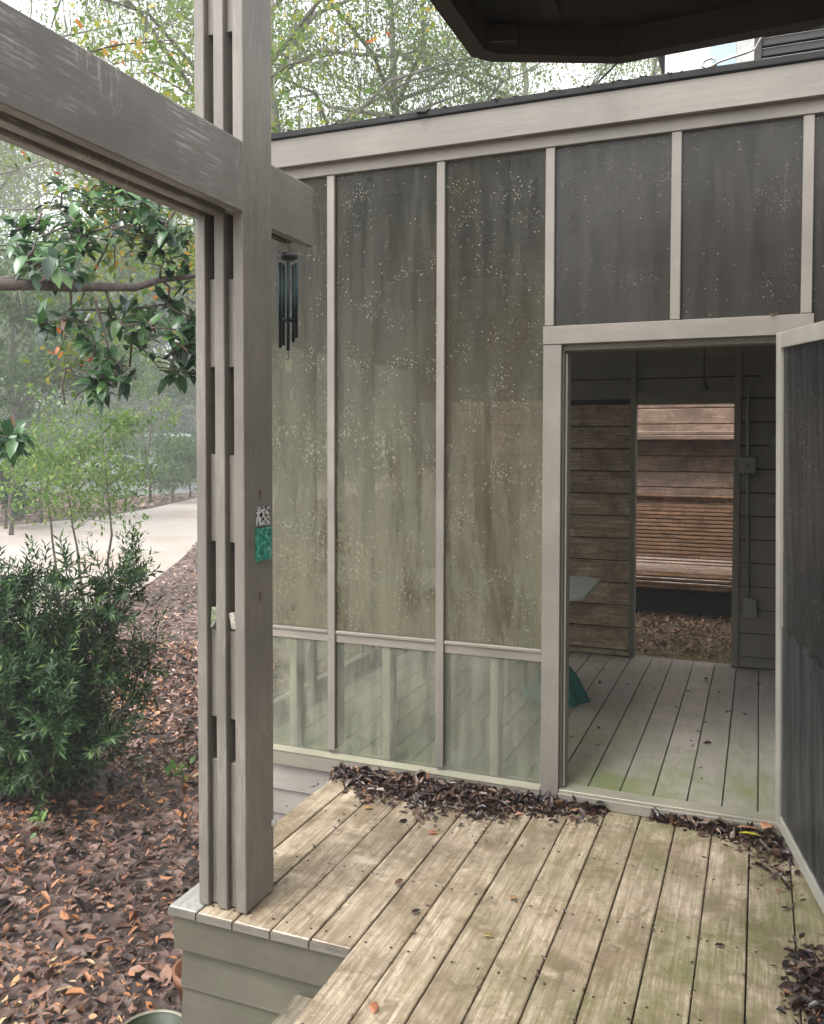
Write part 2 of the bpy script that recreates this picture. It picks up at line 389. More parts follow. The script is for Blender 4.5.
driveway = ngon('driveway', [(-3.5, -6), (-6.3, 2), (-7.4, 7), (-8.3, 10.1), (-9.9, 13.2), (-11.7, 16.4), (-13.6, 21), (-15, 26), (-16, 34), (-17, 44), (-23, 44), (-22, 34), (-20.6, 28.6), (-18.4, 23), (-17.6, 19.7), (-18, 16.9), (-18.4, 12), (-17, 5), (-14, -6)], GZ+.006, M['drive'])
b = NB('wet_street'); v = b.coord(); b.bsdf(b.ramp(b.noise(v, 1.5, 5, .6), [(.3, (.16, .16, .165)), (.7, (.24, .24, .25))]), .35); M['street'] = b.m
street = ngon('street', [(-70, 14), (-23.5, 28), (-22, 34), (-23, 40), (-26, 40), (-72, 24)], GZ+.010, M['street'])

# ================================================================== DECK
deck = empty('wooden_deck', (-.5, 2.8, 0), 'weathered plank deck with greenish stains in front of the screened porch', 'deck')
bx = BX(); th = .027
edge0 = -1.846
xs = [edge0+.1407*i for i in range(0, 24)]
for i, x in enumerate(xs[1:]):
    y0 = 2.348 if x < -1.15 else -1.6
    yl = 3.652
    bx.box(max(x+.0025, -1.817), x+.1407-.0025+random.uniform(-.0008, .0008), y0+random.uniform(-.004, .006), yl, -th+random.uniform(-.001, .0015), random.uniform(-.0015, .0015), .003)
bx.box(-1.817, -1.708, 2.663, 3.652, -th, .0005, .003)
bx.build('deck_boards', M['deck'], deck)
bx = BX(); bx.box(-1.817, -1.708, 2.345, 2.66, -th, .0005, .003); bx.build('painted_edge_board', paint('flaking_white_paint_with_sheen', (.40, .40, .385), grain='y', rough=.25, dirt=.9, wear=1, wearcol=(.25, .2, .14)), deck)  # white paint, its pale tone also standing in for the wet reflection
# painted board ends along the notch
bx = BX()
for i, x in enumerate(xs[:5]): bx.box(max(x+.003, -1.8165), x+.1375, 2.3375, 2.3432+random.uniform(-.001, .0005), -th+.001, -.0025, 0)
bx.build('painted_board_end', M['deckend'], deck)
bx = BX()
for x in xs[1:]:
    for y in (3.62, 3.21, 2.80, 2.40, 1.99, 1.58):
        if x < -1.15 and y < 2.39: continue
        for e in (.028, .112):
            cx_, cy_ = x+e+random.uniform(-.004, .004), y+random.uniform(-.006, .006)
            bx.poly([(cx_+.0042*math.cos(k_*math.pi/4), cy_+.0042*math.sin(k_*math.pi/4), .0012) for k_ in range(8)], (0, 0, .0008))
tag(bx.build('screw_heads', plain('rusty_screws', (.035, .028, .022), .6, .3), deck), kind='stuff')
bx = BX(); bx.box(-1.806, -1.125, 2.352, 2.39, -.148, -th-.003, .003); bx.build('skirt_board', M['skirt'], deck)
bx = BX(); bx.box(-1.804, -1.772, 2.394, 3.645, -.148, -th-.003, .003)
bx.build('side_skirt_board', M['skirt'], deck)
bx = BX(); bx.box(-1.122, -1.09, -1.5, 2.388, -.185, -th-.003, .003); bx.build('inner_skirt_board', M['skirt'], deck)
def siding(x0, x1, z0, z1, pitch, Y, mat, parent, name='siding', thick=.018, face=-1, gap=0):
    bx = BX(); z = z1
    while z > z0+.01:
        lo = max(z0, z-pitch)
        bx.poly([(x0, Y, lo+gap), (x0, Y+face*thick, lo+gap), (x0, Y+face*thick*.95, lo+gap+.003), (x0, Y+face*.003, z), (x0, Y, z)], (x1-x0, 0, 0)); z -= pitch
    return bx.build(name, mat, parent)
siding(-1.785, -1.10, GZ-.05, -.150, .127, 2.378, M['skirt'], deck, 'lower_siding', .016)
# side of the deck base, seen edge on
bx = BX(); z = -.150
while z > GZ: bx.poly([(-1.771, 2.382, z-.127), (-1.787, 2.382, z-.127), (-1.774, 2.382, z), (-1.771, 2.382, z)], (0, 1.26, 0)); z -= .127
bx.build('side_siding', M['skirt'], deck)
bx = BX(); bx.box(-1.765, 1.4, 2.40, 3.6, GZ-.05, -.16, 0); bx.build('base', M['framing'], deck)
# step tread tucked into the notch
bx = BX()
bx.box(-1.338, -1.232, 1.2, 2.355, -.228, -.190, .004); bx.box(-1.228, -1.128, 1.2, 2.352, -.229, -.191, .004)
bx.build('step_boards', M['step'], deck)
bx = BX(); bx.box(-1.325, -1.29, 1.25, 2.352, GZ-.02, -.232, .003); bx.build('step_side', M['skirt'], deck)

# ================================================================== PERGOLA POST AND BEAM
perg = empty('pergola_post', (-1.635, 2.475, 0), 'tall taupe painted slatted post carrying the overhead beam at the deck corner', 'pergola')
Y0, Y1 = 2.388, 2.563
for x0, x1 in ((-1.728, -1.690), (-1.655, -1.617), (-1.582, -1.543)):
    bx = BX(); bx.box(x0, x1, Y0+random.uniform(-.001, .001), Y1, .004, 3.4, .0025); bx.build('post_board', M['post'], perg)
for gx0, gx1 in ((-1.6895, -1.6555), (-1.6165, -1.5825)):
    for z0, z1 in ((.004, .49), (.635, .929), (1.222, 1.509), (1.797, 2.083), (2.875, 3.4)):
        dz = .004 if gx0 < -1.65 else 0
        bx = BX(); bx.box(gx0, gx1, Y0+.022, Y1-.022, z0+dz*.5, z1+dz, .002); bx.build('spacer_block', M['post'], perg)
# beam: boards that meet the post, and one that runs on through it
bx = BX(); bx.box(-1.582, -1.5435, -.9, Y0-.002, 2.289, 2.512, .003)
bx.build('beam_board', M['beam'], perg)
bx = BX(); bx.box(-1.655, -1.617, -.9, Y0-.002, 2.285, 2.50, .003); bx.build('beam_board', M['beam'], perg)
bx = BX(); bx.box(-1.728, -1.690, -.9, Y0-.002, 2.285, 2.50, .003); bx.build('beam_board', M['beam'], perg)
bx = BX(); bx.box(-1.688, -1.657, -.9, 2.60, 2.31, 2.49, .003); bx.build('beam_filler', M['darktrim'], perg)
bx = BX(); bx.box(-1.614, -1.583, -.9, Y0-.01, 2.315, 2.495, .003); bx.build('beam_filler', M['darktrim'], perg)
bx = BX(); bx.box(-1.616, -1.5835, Y0+.0, 2.931, 2.293, 2.516, .004); bx.build('through_board', M['beam'], perg)
bx = BX(); bx.box(-1.688, -1.657, 2.601, 2.90, 2.305, 2.51, .004); bx.build('through_board', M['darktrim'], perg)
# second, far end post off to the camera side so the beam is carried
bx = BX(); bx.box(-1.728, -1.543, -1.08, -.905, GZ, 3.4, .003); bx.build('rear_post', M['post'], perg)
# rust scars and a white hose-hook knob
M['rust'] = plain('rusty_scar', (.12, .065, .03), .8, var=.6, scale=200)
for (y, z) in ((2.482, 1.377), (2.479, 1.036), (2.50, .56)):
    bx = BX(); pts = []
    for k in range(9):
        a = 2*math.pi*k/9; rr = random.uniform(.6, 1.1); pts.append((-1.5432, y+math.cos(a)*.007*rr, z+math.sin(a)*.02*rr))
    if z < .6: pts = [(p[0], y+(p[1]-y)*.4, z+(p[2]-z)*.4) for p in pts]
    bx.poly(pts, (.0022, 0, 0)); bx.build('rust_scar', M['rust'], perg)
k = Yp(271, 820, 2.566)
bx = BX(); bx.lathe([(.001, 0), (.011, .001), (.014, .006), (.012, .014), (.004, .018), (.001, .018)], (0, 0, 0), 14)
o = bx.build('round_knob', plain('ivory_plastic', (.6, .57, .5), .4), perg); o.rotation_euler = (0, R(90), 0); o.location = (-1.5435, 2.552, k[2])

# ================================================================== SCREENED PORCH
porch = empty('screened_porch', (-.9, 4.9, 0), 'taupe timber porch with wet screen panels and an open doorway', 'porch')
W = 3.66; XL = -2.47; XR = 2.1; YB = 6.18; FZ = .05
def P(name, mat, *boxes, bev=.002):
    bx = BX()
    for q in boxes: bx.box(*q, bev)
    return bx.build(name, M[mat] if isinstance(mat, str) else mat, porch)
# battens over the screen and framing behind it
for x, z0, z1 in ((-1.886, .082, 2.803), (-1.336, .078, 2.803)):
    P('batten', 'trim', (x-.019, x+.019, W, W+.016, z0, z1)); P('stud', 'framing', (x-.019, x+.019, W+.022, W+.108, z0, z1))
for x in (-.842, -.327, .157, .66, 1.17, 1.68):
    P('batten', 'trim', (x-.0195, x+.0195, W, W+.016, 2.052, 2.803)); P('stud', 'framing', (x-.019, x+.019, W+.022, W+.108, 2.052, 2.803))
P('corner_post', 'trim', (XL-.045, XL+.045, W-.001, W+.09, -.02, 2.803))
P('door_post', 'trim', (-.866, -.788, W-.004, W+.016, .006, 1.970)); P('jamb', 'framing', (-.866, -.778, W+.018, W+.108, .052, 1.968))
P('jamb', 'trim', (-.776, -.766, W+.028, W+.10, .062, 1.935))
P('door_post', 'trim', (.122, .178, W-.004, W+.016, .006, 1.970)); P('jamb', 'framing', (.115, .178, W+.018, W+.108, .052, 1.968))
P('door_header', 'trimh', (-.867, .185, W-.006, W+.018, 1.972, 2.049)); P('header_framing', 'framing', (-.866, .178, W+.020, W+.108, 1.945, 2.049))
P('top_plate', 'trimh', (XL-.04, XR, W-.003, W+.10, 2.806, 2.866))
P('fascia', 'fascia', (XL-.15, XR+.1, W-.040, W-.006, 2.858, 2.988))
P('sill', 'sill', (XL-.04, -.867, W-.012, W+.11, -.024, .046)); 
bx = BX(); bx.poly([(XL-.04, W-.016, .048), (XL-.04, W+.019, .062), (XL-.04, W+.019, .049)], (-.868-XL+.04, 0, 0)); bx.build('sill_cap', M['threshold'], porch)
P('threshold', 'threshold', (-.787, .103, W+.002, W+.085, .004, .057)); P('threshold_face', 'sill', (-.787, .103, W-.012, W+.0, .002, .046))
# rail and short studs behind the screen
for a, c_ in ((XL+.05, -1.906), (-1.866, -1.356), (-1.316, -.868)):
    P('rail', 'sill', (a, c_, W+.012, W+.105, .600, .640)); P('rail_cap', 'sill', (a, c_, W+.004, W+.05, .641, .656))
for x in (-2.105, -1.61, -1.083): P('short_stud', 'studface', (x-.019, x+.019, W+.021, W+.030, .065, .599)); P('short_stud_shaded_core', 'framing', (x-.0185, x+.0185, W+.031, W+.105, .05, .598))  # dark core paints the shade along each stud's side
# base siding to the left of the deck
siding(XL-.03, -1.85, GZ-.05, -.026, .121, W+.02, M['siding'], porch, 'base_siding', .022)
P('base_wall', 'siding', (XL, 1.9, W+.022, W+.09, GZ-.05, -.026), bev=0)
# screen panels
def panel(x0, x1, z0, z1, mat, y=W+.018):
    bx = BX(); bx.box(x0, x1, y, y+.0012, z0, z1, 0); return bx.build('screen_panel', M[mat], porch)
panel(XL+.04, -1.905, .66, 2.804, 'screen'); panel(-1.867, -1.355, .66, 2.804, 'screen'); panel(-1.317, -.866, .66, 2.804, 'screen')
panel(XL+.04, -1.905, .060, .655, 'screenlow', W+.0185); panel(-1.867, -1.355, .060, .655, 'screenlow', W+.0185); panel(-1.317, -.866, .060, .655, 'screenlow', W+.0185)
xx = [-.842, -.327, .157, .66, 1.17, 1.68, 2.08]
for i in range(6): panel(xx[i]+.0195, xx[i+1]-.0195, 2.05, 2.804, 'screentop')
for i in range(2, 6): panel(xx[i]+.0195, xx[i+1]-.0195, .06, 2.049, 'screentop')
for x in xx[3:]: P('batten', 'trim', (x-.0195, x+.0195, W, W+.016, .05, 2.05))
# roof
P('roof_deck', 'inside', (XL-.15, XR+.1, W-.004, YB+.35, 2.94, 2.985))
bx = BX(); n = 60
prof_y = [W-.052, W-.052, YB+.4, YB+.4]
bx.box(XL-.17, XR+.12, W-.052, YB+.40, 2.990, 3.020, .004)
bx.build('roof_membrane', M['roofing'], porch)
bx = BX()
for i in range(150):                       # wet debris caught along the roof edge
    x = random.uniform(XL-.1, XR); s_ = random.uniform(.004, .016)*(2.0 if random.random() < .12 else 1)
    t = bmesh.new(); bmesh.ops.create_icosphere(t, subdivisions=1, radius=s_)
    for v in t.verts: v.co = Vector((x+v.co.x*random.uniform(.8, 2), W-.04+v.co.y+random.uniform(-.01, .03), 3.018+v.co.z*.7))
    bx.merge(t)
tag(bx.build('roof_edge_debris', M['roofing'], porch), kind='stuff')
for y in np.arange(W+.4, YB, .6): P('rafter', 'inside', (XL, XR, y-.02, y+.02, 2.80, 2.938))
# floor
bx = BX(); x0 = -2.46+.025
x = -.2645-.1385*17
while x < 1.95:
    if x > XL: bx.box(x+.0025, x+.136, W+.087, YB+.02, FZ-.03, FZ+random.uniform(-.001, .001), .0025)
    x += .1385
bx.build('floor_boards', M['floor'], porch)
P('floor_frame', 'inside', (XL+.02, 1.9, W+.12, YB, -.3, FZ-.034), bev=0)
# back wall with opening into the yard beyond
siding(-1.32, -.838, FZ+.002, 1.823, .157, YB, M['sidingold'], porch, 'back_siding', .028, gap=.010)
siding(-.118, 1.95, FZ+.002, 1.846, .1565, YB, M['inside'], porch, 'back_siding', .028, gap=.010)
siding(XL+.05, 1.95, 1.85, 2.78, .157, YB, M['inside'], porch, 'upper_siding', .020, gap=.010)
P('back_trim', 'inside', (-.837, -.800, YB-.035, YB+.06, FZ+.001, 2.62)); P('back_trim', 'inside', (-.162, -.119, YB-.035, YB+.06, FZ+.001, 2.62))
P('back_header', 'inside', (-.799, -.163, YB-.024, YB+.06, 1.82, 1.90)); P('back_lintel', 'inside', (XL, 1.9, YB-.028, YB+.0, 2.13, 2.20))
P('back_corner', 'framing', (-1.37, -1.322, YB-.03, YB+.06, FZ, 1.845)); P('siding_shade_backing', 'dark', (-1.32, -.838, YB+.001, YB+.05, FZ, 1.85), (-.118, 1.95, YB+.001, YB+.05, FZ, 1.85), (XL, -1.322, YB+.001, YB+.05, 1.905, 2.93), (-1.32, 1.95, YB+.001, YB+.05, 1.851, 2.93), bev=0)  # dark backing paints the deep shadow lines between siding boards
P('back_rail', 'framing', (XL+.05, -1.371, YB-.02, YB+.05, .60, .65), (XL+.05, -1.371, YB-.02, YB+.05, 1.86, 1.90), (-1.90, -1.86, YB-.02, YB+.05, .651, 1.859))
P('back_low_wall', 'sidingold', (XL+.05, -1.371, YB, YB+.03, FZ, .598), bev=0)
# left side: screened bays
for y in (W+.85, W+1.68): P('side_stud', 'framing', (XL-.04, XL+.045, y-.02, y+.02, .0, 2.80))
P('side_corner', 'framing', (XL-.045, XL+.045, YB-.05, YB+.06, -.6, 2.80)); P('side_plate', 'inside', (XL-.04, XL+.04, W+.1, YB-.05, 2.10, 2.938)); P('front_blocking', 'inside', (XL, 1.95, W+.02, W+.10, 2.868, 2.938))
P('side_rail', 'framing', (XL-.035, XL+.04, W+.1, YB-.05, .60, .65)); P('side_base', 'siding', (XL-.03, XL+.02, W+.1, YB-.05, GZ, .12))
bx = BX(); bx.box(XL-.012, XL-.0108, W+.1, YB-.05, .13, 2.10, 0); bx.build('side_screen', M['screenfar'], porch)
bx = BX(); bx.box(1.95, 2.0, W+.1, YB+.05, GZ, 2.93, 0); bx.build('right_wall', M['inside'], porch)
P('back_foundation', 'siding', (XL, 1.95, YB+.055, YB+.10, GZ, .04), bev=0)

# screen door, sagging a little on its hinges
door = bpy.data.objects.new('screen_door', None)
DT = 1.5; bxd = BX(); dw, dh, st_, dt = .84, 1.905, .058, .028
hinge = Vector((.089, 3.652, .064))
Mx = Matrix.Translation(hinge) @ Matrix.Rotation(R(-90+12.6), 4, 'Z') @ Matrix.Rotation(R(3.2), 4, 'Y') @ Matrix.Rotation(R(DT), 4, 'X')
bxd.box(0, st_, -dt/2, dt/2, 0, dh); bxd.box(dw-st_, dw, -dt/2, dt/2, 0, dh)
bxd.box(st_, dw-st_, -dt/2+.001, dt/2-.001, dh-st_, dh-.001); bxd.box(st_, dw-st_, -dt/2+.001, dt/2-.001, .001, .052)
bpy.data.objects.remove(door)
df = bxd.build('screen_door', M['doorframe'], porch); df.data.transform(Mx)
b2 = BX(); b2.box(.02, dw-.02, -.001, .001, .02, dh-.02, 0); s_ = b2.build('door_screen', M['screendoor'], df); s_.data.transform(Mx)
# stiffer clear sheet behind the lower half of the door, its top edge scalloped with condensation
b2 = BX(); pts = [(.03, .004, .03)]; 
for i in range(41):
    x = .03+(dw-.06)*(1-i/40.0); pts.append((x, -.007, .80+.008*math.sin(i*.9)+.005*math.sin(i*2.1+1)))
pts2 = [(dw-.03, -.007, .03)]+pts[1:]+[(.03, -.007, .03)]
b2.poly(pts2, (0, .001, 0)); 
M['film'] = screen('misted_film', .24, (.13, .135, .135), (.95, .95, .95), spots=.3, streak=1, gloss=.5)
s_ = b2.build('lower_sheet', M['film'], df); s_.data.transform(Mx)
b2 = BX(); b2.box(dw-.05, dw-.03, -.05, .05, .95, 1.1); s_ = b2.build('handle', M['metal'], df); s_.data.transform(Mx)
for hz in ():
    b2 = BX(); b2.tube([(-.006, -.02, hz), (-.006, -.02, hz+.09)], .006); s_ = b2.build('hinge', M['metal'], df); s_.data.transform(Mx)

# ================================================================== BEYOND THE OPENING
yard = empty('back_platform', (-.4, 7.3, 0), 'mossy board platform seen through the rear opening', 'platform')
bx = BX(); y = YB+.11
while y < 8.45: bx.box(-3.0, 1.9, y, y+.137, -.04, random.uniform(-.002, .002), .003); y += .141
bx.build('platform_boards', M['farfloor'], yard)
bx = BX(); bx.box(-2.95, 1.85, YB+.12, 8.4, GZ, -.045, 0); bx.build('platform_base', M['dark'], yard)
fence = empty('plank_wall', (-.4, 8.5, 0), 'bare brown horizontal plank wall behind the slatted bench', 'wall')
bx = BX(); z = -.05
while z < 2.7: bx.box(-3.0, 1.9, 8.47+random.uniform(0, .006), 8.50, z, z+.142, .004); z += .149
bx.build('planks', M['oldwood'], fence)
bx = BX(); bx.box(-2.9, 1.9, 8.512, 8.54, -.1, 2.7, 0); [bx.box(x, x+.09, 8.542, 8.63, GZ, 2.7, .003) for x in (-2.9, -1.3, .3, 1.8)]
bx.build('posts', M['dark'], fence)
bench = empty('slatted_bench', (-.6, 8.1, 0), 'reddish brown bench of narrow horizontal slats with a rounded front edge', 'bench')
prof = [(8.36, 1.06), (8.40, 1.02), (8.36, .80), (8.30, .50), (8.24, .435), (8.05, .425), (7.90, .425), (7.85, .41), (7.83, .37), (7.835, .32), (7.85, .27)]
bx = BX()
def along(prof, step):
    out = []; acc = 0
    for i in range(len(prof)-1):
        a = Vector(prof[i]); c_ = Vector(prof[i+1]); L = (c_-a).length; t = acc
        while t < L: out.append((a+(c_-a)*(t/L), (c_-a).normalized())); t += step
        acc = t-L
    return out
for p_, d_ in along(prof, .036):
    a = math.atan2(d_.y, d_.x)
    bx.box(-1.9, .7, p_.x-.0145, p_.x+.0145, p_.y-.011, p_.y+.011, .005, rot=Matrix.Rotation(a, 3, 'X'))
bx.build('slats', M['slat'], bench)
bx = BX(); bx.box(-1.9, .7, 8.10, 8.12, .004, .40, .002); bx.build('under_bench_shade', M['dark'], bench)  # dark sheet standing in for the shadow below the seat
for x in (-1.7, .5):
    bx = BX(); bx.poly([(x, 8.33, -.0+.004), (x, 8.44, .004), (x, 8.44, 1.0), (x, 8.42, 1.0), (x, 8.32, .46), (x, 7.88, .40), (x, 7.86, .3), (x, 7.92, .3), (x, 8.25, .34)], (.04, 0, 0)); bx.build('leg', M['darktrim'], bench)
shelf = empty('wall_shelf', (-.6, 8.35, 1.63), 'thick brown plank shelf fixed high on the plank wall', 'shelf')
bx = BX(); bx.box(-1.9, .7, 8.22, 8.465, 1.63, 1.665, .006); bx.box(-1.9, .7, 8.20, 8.235, 1.585, 1.628, .006); bx.build('shelf_board', M['oldwood'], shelf)
for x in (-1.6, .3):
    bx = BX(); bx.box(x, x+.04, 8.24, 8.465, 1.52, 1.628, .003); bx.build('bracket', M['oldwood'], shelf)

# ================================================================== HOUSE EAVE OVER THE CAMERA
eave = empty('house', (.5, 1.2, 2.6), 'dark brown house with its roof eave jutting in overhead at the top', 'house')
bx = BX(); bx.box(-.55, 3.2, -2.72, -2.6, GZ, 2.66, .0); bx.build('wall', M['siding'], eave)  # unseen wall behind the camera, added to darken the deck
EZ = 2.60
outline = [(-.742, -3.4), (-.742, 2.275), (-.70, 2.325), (-.372, 2.468), (.15, 2.43), (3.4, 2.2), (3.4, -3.4)]  # eave stretched back and right, out of view, to shade the deck
def inset(k): return [(-.742+k, -3.4), (-.742+k, 2.275-k*.8), (-.70+k*.6, 2.325-k), (-.372, 2.468-k), (.15, 2.43-k), (3.4, 2.2-k), (3.4, -3.4)]
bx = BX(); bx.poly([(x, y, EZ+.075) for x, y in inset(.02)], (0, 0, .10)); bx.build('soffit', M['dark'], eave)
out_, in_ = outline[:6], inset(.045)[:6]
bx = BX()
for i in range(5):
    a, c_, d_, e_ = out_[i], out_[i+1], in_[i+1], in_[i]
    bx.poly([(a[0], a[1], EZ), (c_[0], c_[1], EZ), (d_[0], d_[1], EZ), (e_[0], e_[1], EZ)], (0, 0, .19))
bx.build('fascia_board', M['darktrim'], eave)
bx = BX(); e_ = Zp(497, 42, EZ+.03); bx.box(e_[0]-.055, e_[0]+.055, e_[1]-.02, e_[1]+.02, EZ+.02, EZ+.07, .003, rot=Matrix.Rotation(R(12), 3, 'Z')); bx.build('soffit_block', M['darktrim'], eave)
bx = BX()
for x in (-.5, .0, .5): bx.box(x-.02, x+.02, -1.9, 2.2, EZ+.03, EZ+.074, .002)
bx.build('rafter', M['dark'], eave)
bx = BX(); bx.poly([(x, y, EZ+.192) for x, y in inset(-.02)], (0, 0, .02)); bx.build('roofing', M['roofing'], eave)

# upper wing of the house far to the right, glimpsed between eave and porch roof
wing = empty('house_wing', (1.2, 10.5, GZ), 'pale upper storey wing with a glazed corner above the porch roof', 'house')
M['palewall'] = plain('pale_wall', (.62, .62, .60), .6, var=.1, scale=3)
a0 = Yp(664, 60, 10.)[0]; a1 = Yp(738, 60, 10.)[0]; a2 = Yp(757, 60, 10.)[0]
bx = BX(); bx.box(a0, a0+6.5, 10.1, 14, GZ, 6.3, .01); bx.build('wall', M['palewall'], wing)
b = NB('sky_blue_glass'); b.bsdf((.30, .42, .55), .08, spec=.8); M['glass'] = b.m
bx = BX(); bx.box(a1-.28, a1-.02, 10.07, 10.098, 4.2, 6.2, .003); wn = bx.build('window', M['glass'], wing)
bx = BX(); bx.box(a1-.02, a2, 10.02, 10.098, 4.0, 6.3, .01); bx.build('corner_trim', plain('grey_trim', (.40, .40, .38), .5), wing)
bx = BX(); bx.box(a0+.02, a1-.3, 10.06, 10.098, 5.35, 5.41, .003); bx.build('window_bar', M['metal'], wing)
bx = BX(); bx.box(a0-.2, a0+6.8, 9.9, 14.2, 6.31, 6.45, .01); bx.build('roof', M['roofing'], wing)
# dark slatted louvre screen right of it
louv = empty('louvre_screen', (.35, 4.3, 3.02), 'dark slatted louvre panel standing on the porch roof beside the glazed corner', 'screen')
l0 = Yp(757, 60, 4.3)
bx = BX(); z = 3.03
while z < 3.80: bx.box(l0[0], l0[0]+1.4, 4.30, 4.318, z, z+.043, .002, rot=Matrix.Rotation(R(-18), 3, 'X')); z += .046
bx.build('louvres', M['dark'], louv)
bx = BX(); bx.box(l0[0]-.012, l0[0]+.02, 4.28, 4.34, 3.022, 3.85, .003); bx.build('upright', M['darktrim'], louv)
bx = BX(); bx.box(l0[0]+1.4, l0[0]+1.44, 4.28, 4.34, 3.022, 3.85, .003); bx.build('upright', M['darktrim'], louv)

# hook and cable
hk = [Yp(x, y, 3.3) for x, y in ((756, 48), (748, 52), (730, 58), (718, 62), (712, 66), (706, 68), (702, 66), (704, 61), (711, 58), (716, 59), (715, 64))]
bx = BX(); bx.tube([hk[0]+np.array([.25, -.9, .06])]+hk, .005, 8)
tag(bx.build('metal_hook', M['metal']), 'grey metal rod with a looped end sticking out below the eave', 'hook')
c0, c1 = Yp(590, 62, 2.9), Yp(560, 105, 5.5)
bx = BX(); bx.tube([np.array([-.25, 2.40, 2.68]), c1+np.array([0, 0, -.1])], .004, 6); tag(bx.build('overhead_cable', M['roofing']), 'thin black cable slanting down from the eave to the porch roof', 'cable')

# ================================================================== WIND CHIME
wc = Yp(288, 252, 2.72); wx, wy = wc[0], 2.72
chime = empty('wind_chime', (wx, wy, 2.29), 'dark teal metal wind chime hanging beneath the short beam end', 'wind chime')
M['teal_metal'] = plain('teal_metal', (.006, .024, .027), .35, .5)
M['black'] = plain('black_wood', (.015, .015, .015), .4)
bx = BX(); bx.tube([(wx, wy, 2.295), (wx, wy, 2.225)], .002, 6); bx.build('cord', M['black'], chime)
bx = BX(); bx.lathe([(.001, .012), (.022, .012), (.034, .004), (.034, -.006), (.02, -.014), (.001, -.014)], (wx, wy, 2.215), 20); bx.build('top_disc', M['black'], chime)
for k in range(5):
    a = k*math.pi*.4+.2; L = .265+.012*k; r_ = .030
    bx = BX(); px, py = wx+math.cos(a)*r_, wy+math.sin(a)*r_
    bx.tube([(px, py, 2.19), (px, py, 2.19-L)], .0062, 12); bx.build('tube', M['teal_metal'], chime)
bx = BX(); bx.tube([(wx, wy, 2.21), (wx, wy, 1.84)], .0012, 5); bx.build('striker_cord', M['black'], chime)
bx = BX(); bx.lathe([(.001, .006), (.018, .006), (.018, -.006), (.001, -.006)], (wx, wy, 1.99), 16); bx.build('striker', M['black'], chime)
bx = BX(); bx.box(wx-.012, wx+.012, wy-.0015, wy+.0015, 1.80, 1.845, .001); bx.build('wind_catcher', plain('clear_catcher', (.45, .42, .3), .2), chime)

# ================================================================== CERAMIC TILES ON THE POST
def relief(name, y0, y1, z0, z1, t, mat, f, parent=None, n=34):
    """tile with a moulded face on the post's +X side"""
    bm = bmesh.new(); X = -1.5425; g = []
    for i in range(n+1):
        row = []
        for j in range(n+1):
            u_, v_ = i/n, j/n; e = min(u_, 1-u_, v_, 1-v_)
            d = t*.75 if e > .001 else t*.45
            row.append(bm.verts.new((X+d+f(u_, v_)*(1 if e > .06 else 0), y0+(y1-y0)*u_, z0+(z1-z0)*v_)))
        g.append(row)
    for i in range(n):
        for j in range(n):
            q = bm.faces.new((g[i][j], g[i+1][j], g[i+1][j+1], g[i][j+1])); q.smooth = True
    ring = [g[i][0] for i in range(n)]+[g[n][j] for j in range(n)]+[g[i][n] for i in range(n, 0, -1)]+[g[0][j] for j in range(n, 0, -1)]
    back = [bm.verts.new((X, v.co.y, v.co.z)) for v in ring]
    for i in range(len(ring)): bm.faces.new((ring[i], back[i], back[(i+1) % len(ring)], ring[(i+1) % len(ring)]))
    bm.faces.new(back)
    return finish(bm, name, mat)
b = NB('glazed_green'); v = b.coord(); n_ = b.noise(v, 45, 4, .6, .8)
b.bsdf(b.ramp(n_, [(.36, (.008, .11, .08)), (.52, (.035, .27, .19)), (.66, (.16, .42, .32))]), .12); M['greenglaze'] = b.m
def fish(u, v):
    d = .006*math.sin(9*u+5*math.sin(7*v))*math.sin(11*v+2)
    s1 = math.hypot((u-.5)/.22, (v-.62)/.22); s2 = abs((u-.5)-.16*math.sin(v*8))
    return d*.5+(.006*(1-s1) if s1 < 1 else 0)+(.004*(1-s2/.14) if s2 < .14 and v < .6 else 0)
tag(relief('green_tile', 2.450, 2.538, 1.156, 1.268, .016, M['greenglaze'], fish), 'green glazed tile with a raised curling figure fixed to the post', 'tile')
b = NB('black_white_glaze'); v = b.coord(); n_ = b.noise(v, 26, 1.5, .5, 3.5)
b.bsdf(b.ramp(n_, [(.46, (.02, .02, .02)), (.50, (.55, .55, .53))]), .2); M['bwglaze'] = b.m
tag(relief('patterned_tile', 2.456, 2.527, 1.274, 1.338, .014, M['bwglaze'], lambda u, v: .003*math.sin(15*u+4*v)*math.sin(13*v)), 'small black and white patterned tile above the green one', 'tile')
# keepsakes tucked in the post's slots
def trinket(name, x, y, z, w, h, tilt, col_, label):
    b_ = NB(name+'_glaze'); v_ = b_.coord(); b_.bsdf(b_.ramp(b_.noise(v_, 90, 3, .6, 1), [(.4, tuple(c*.35 for c in col_)), (.6, col_)]), .4)
    bx = BX(); bx.box(x-w/2, x+w/2, y-.006, y+.006, z, z+h, .004, rot=Matrix.Rotation(R(tilt), 3, 'Y')); return tag(bx.build(name, b_.m), label, 'keepsake')
trinket('ceramic_shard', -1.675, 2.409, .935, .026, .070, 6, (.32, .36, .22), 'green and cream ceramic shard standing in the left slot of the post')
trinket('ceramic_shard', -1.668, 2.397, .936, .010, .030, 40, (.25, .25, .22), 'little grey shard leaning at the foot of the green one')
trinket('ceramic_chip', -1.601, 2.409, .936, .024, .056, -12, (.55, .50, .42), 'cream chip leaning in the right slot of the post')

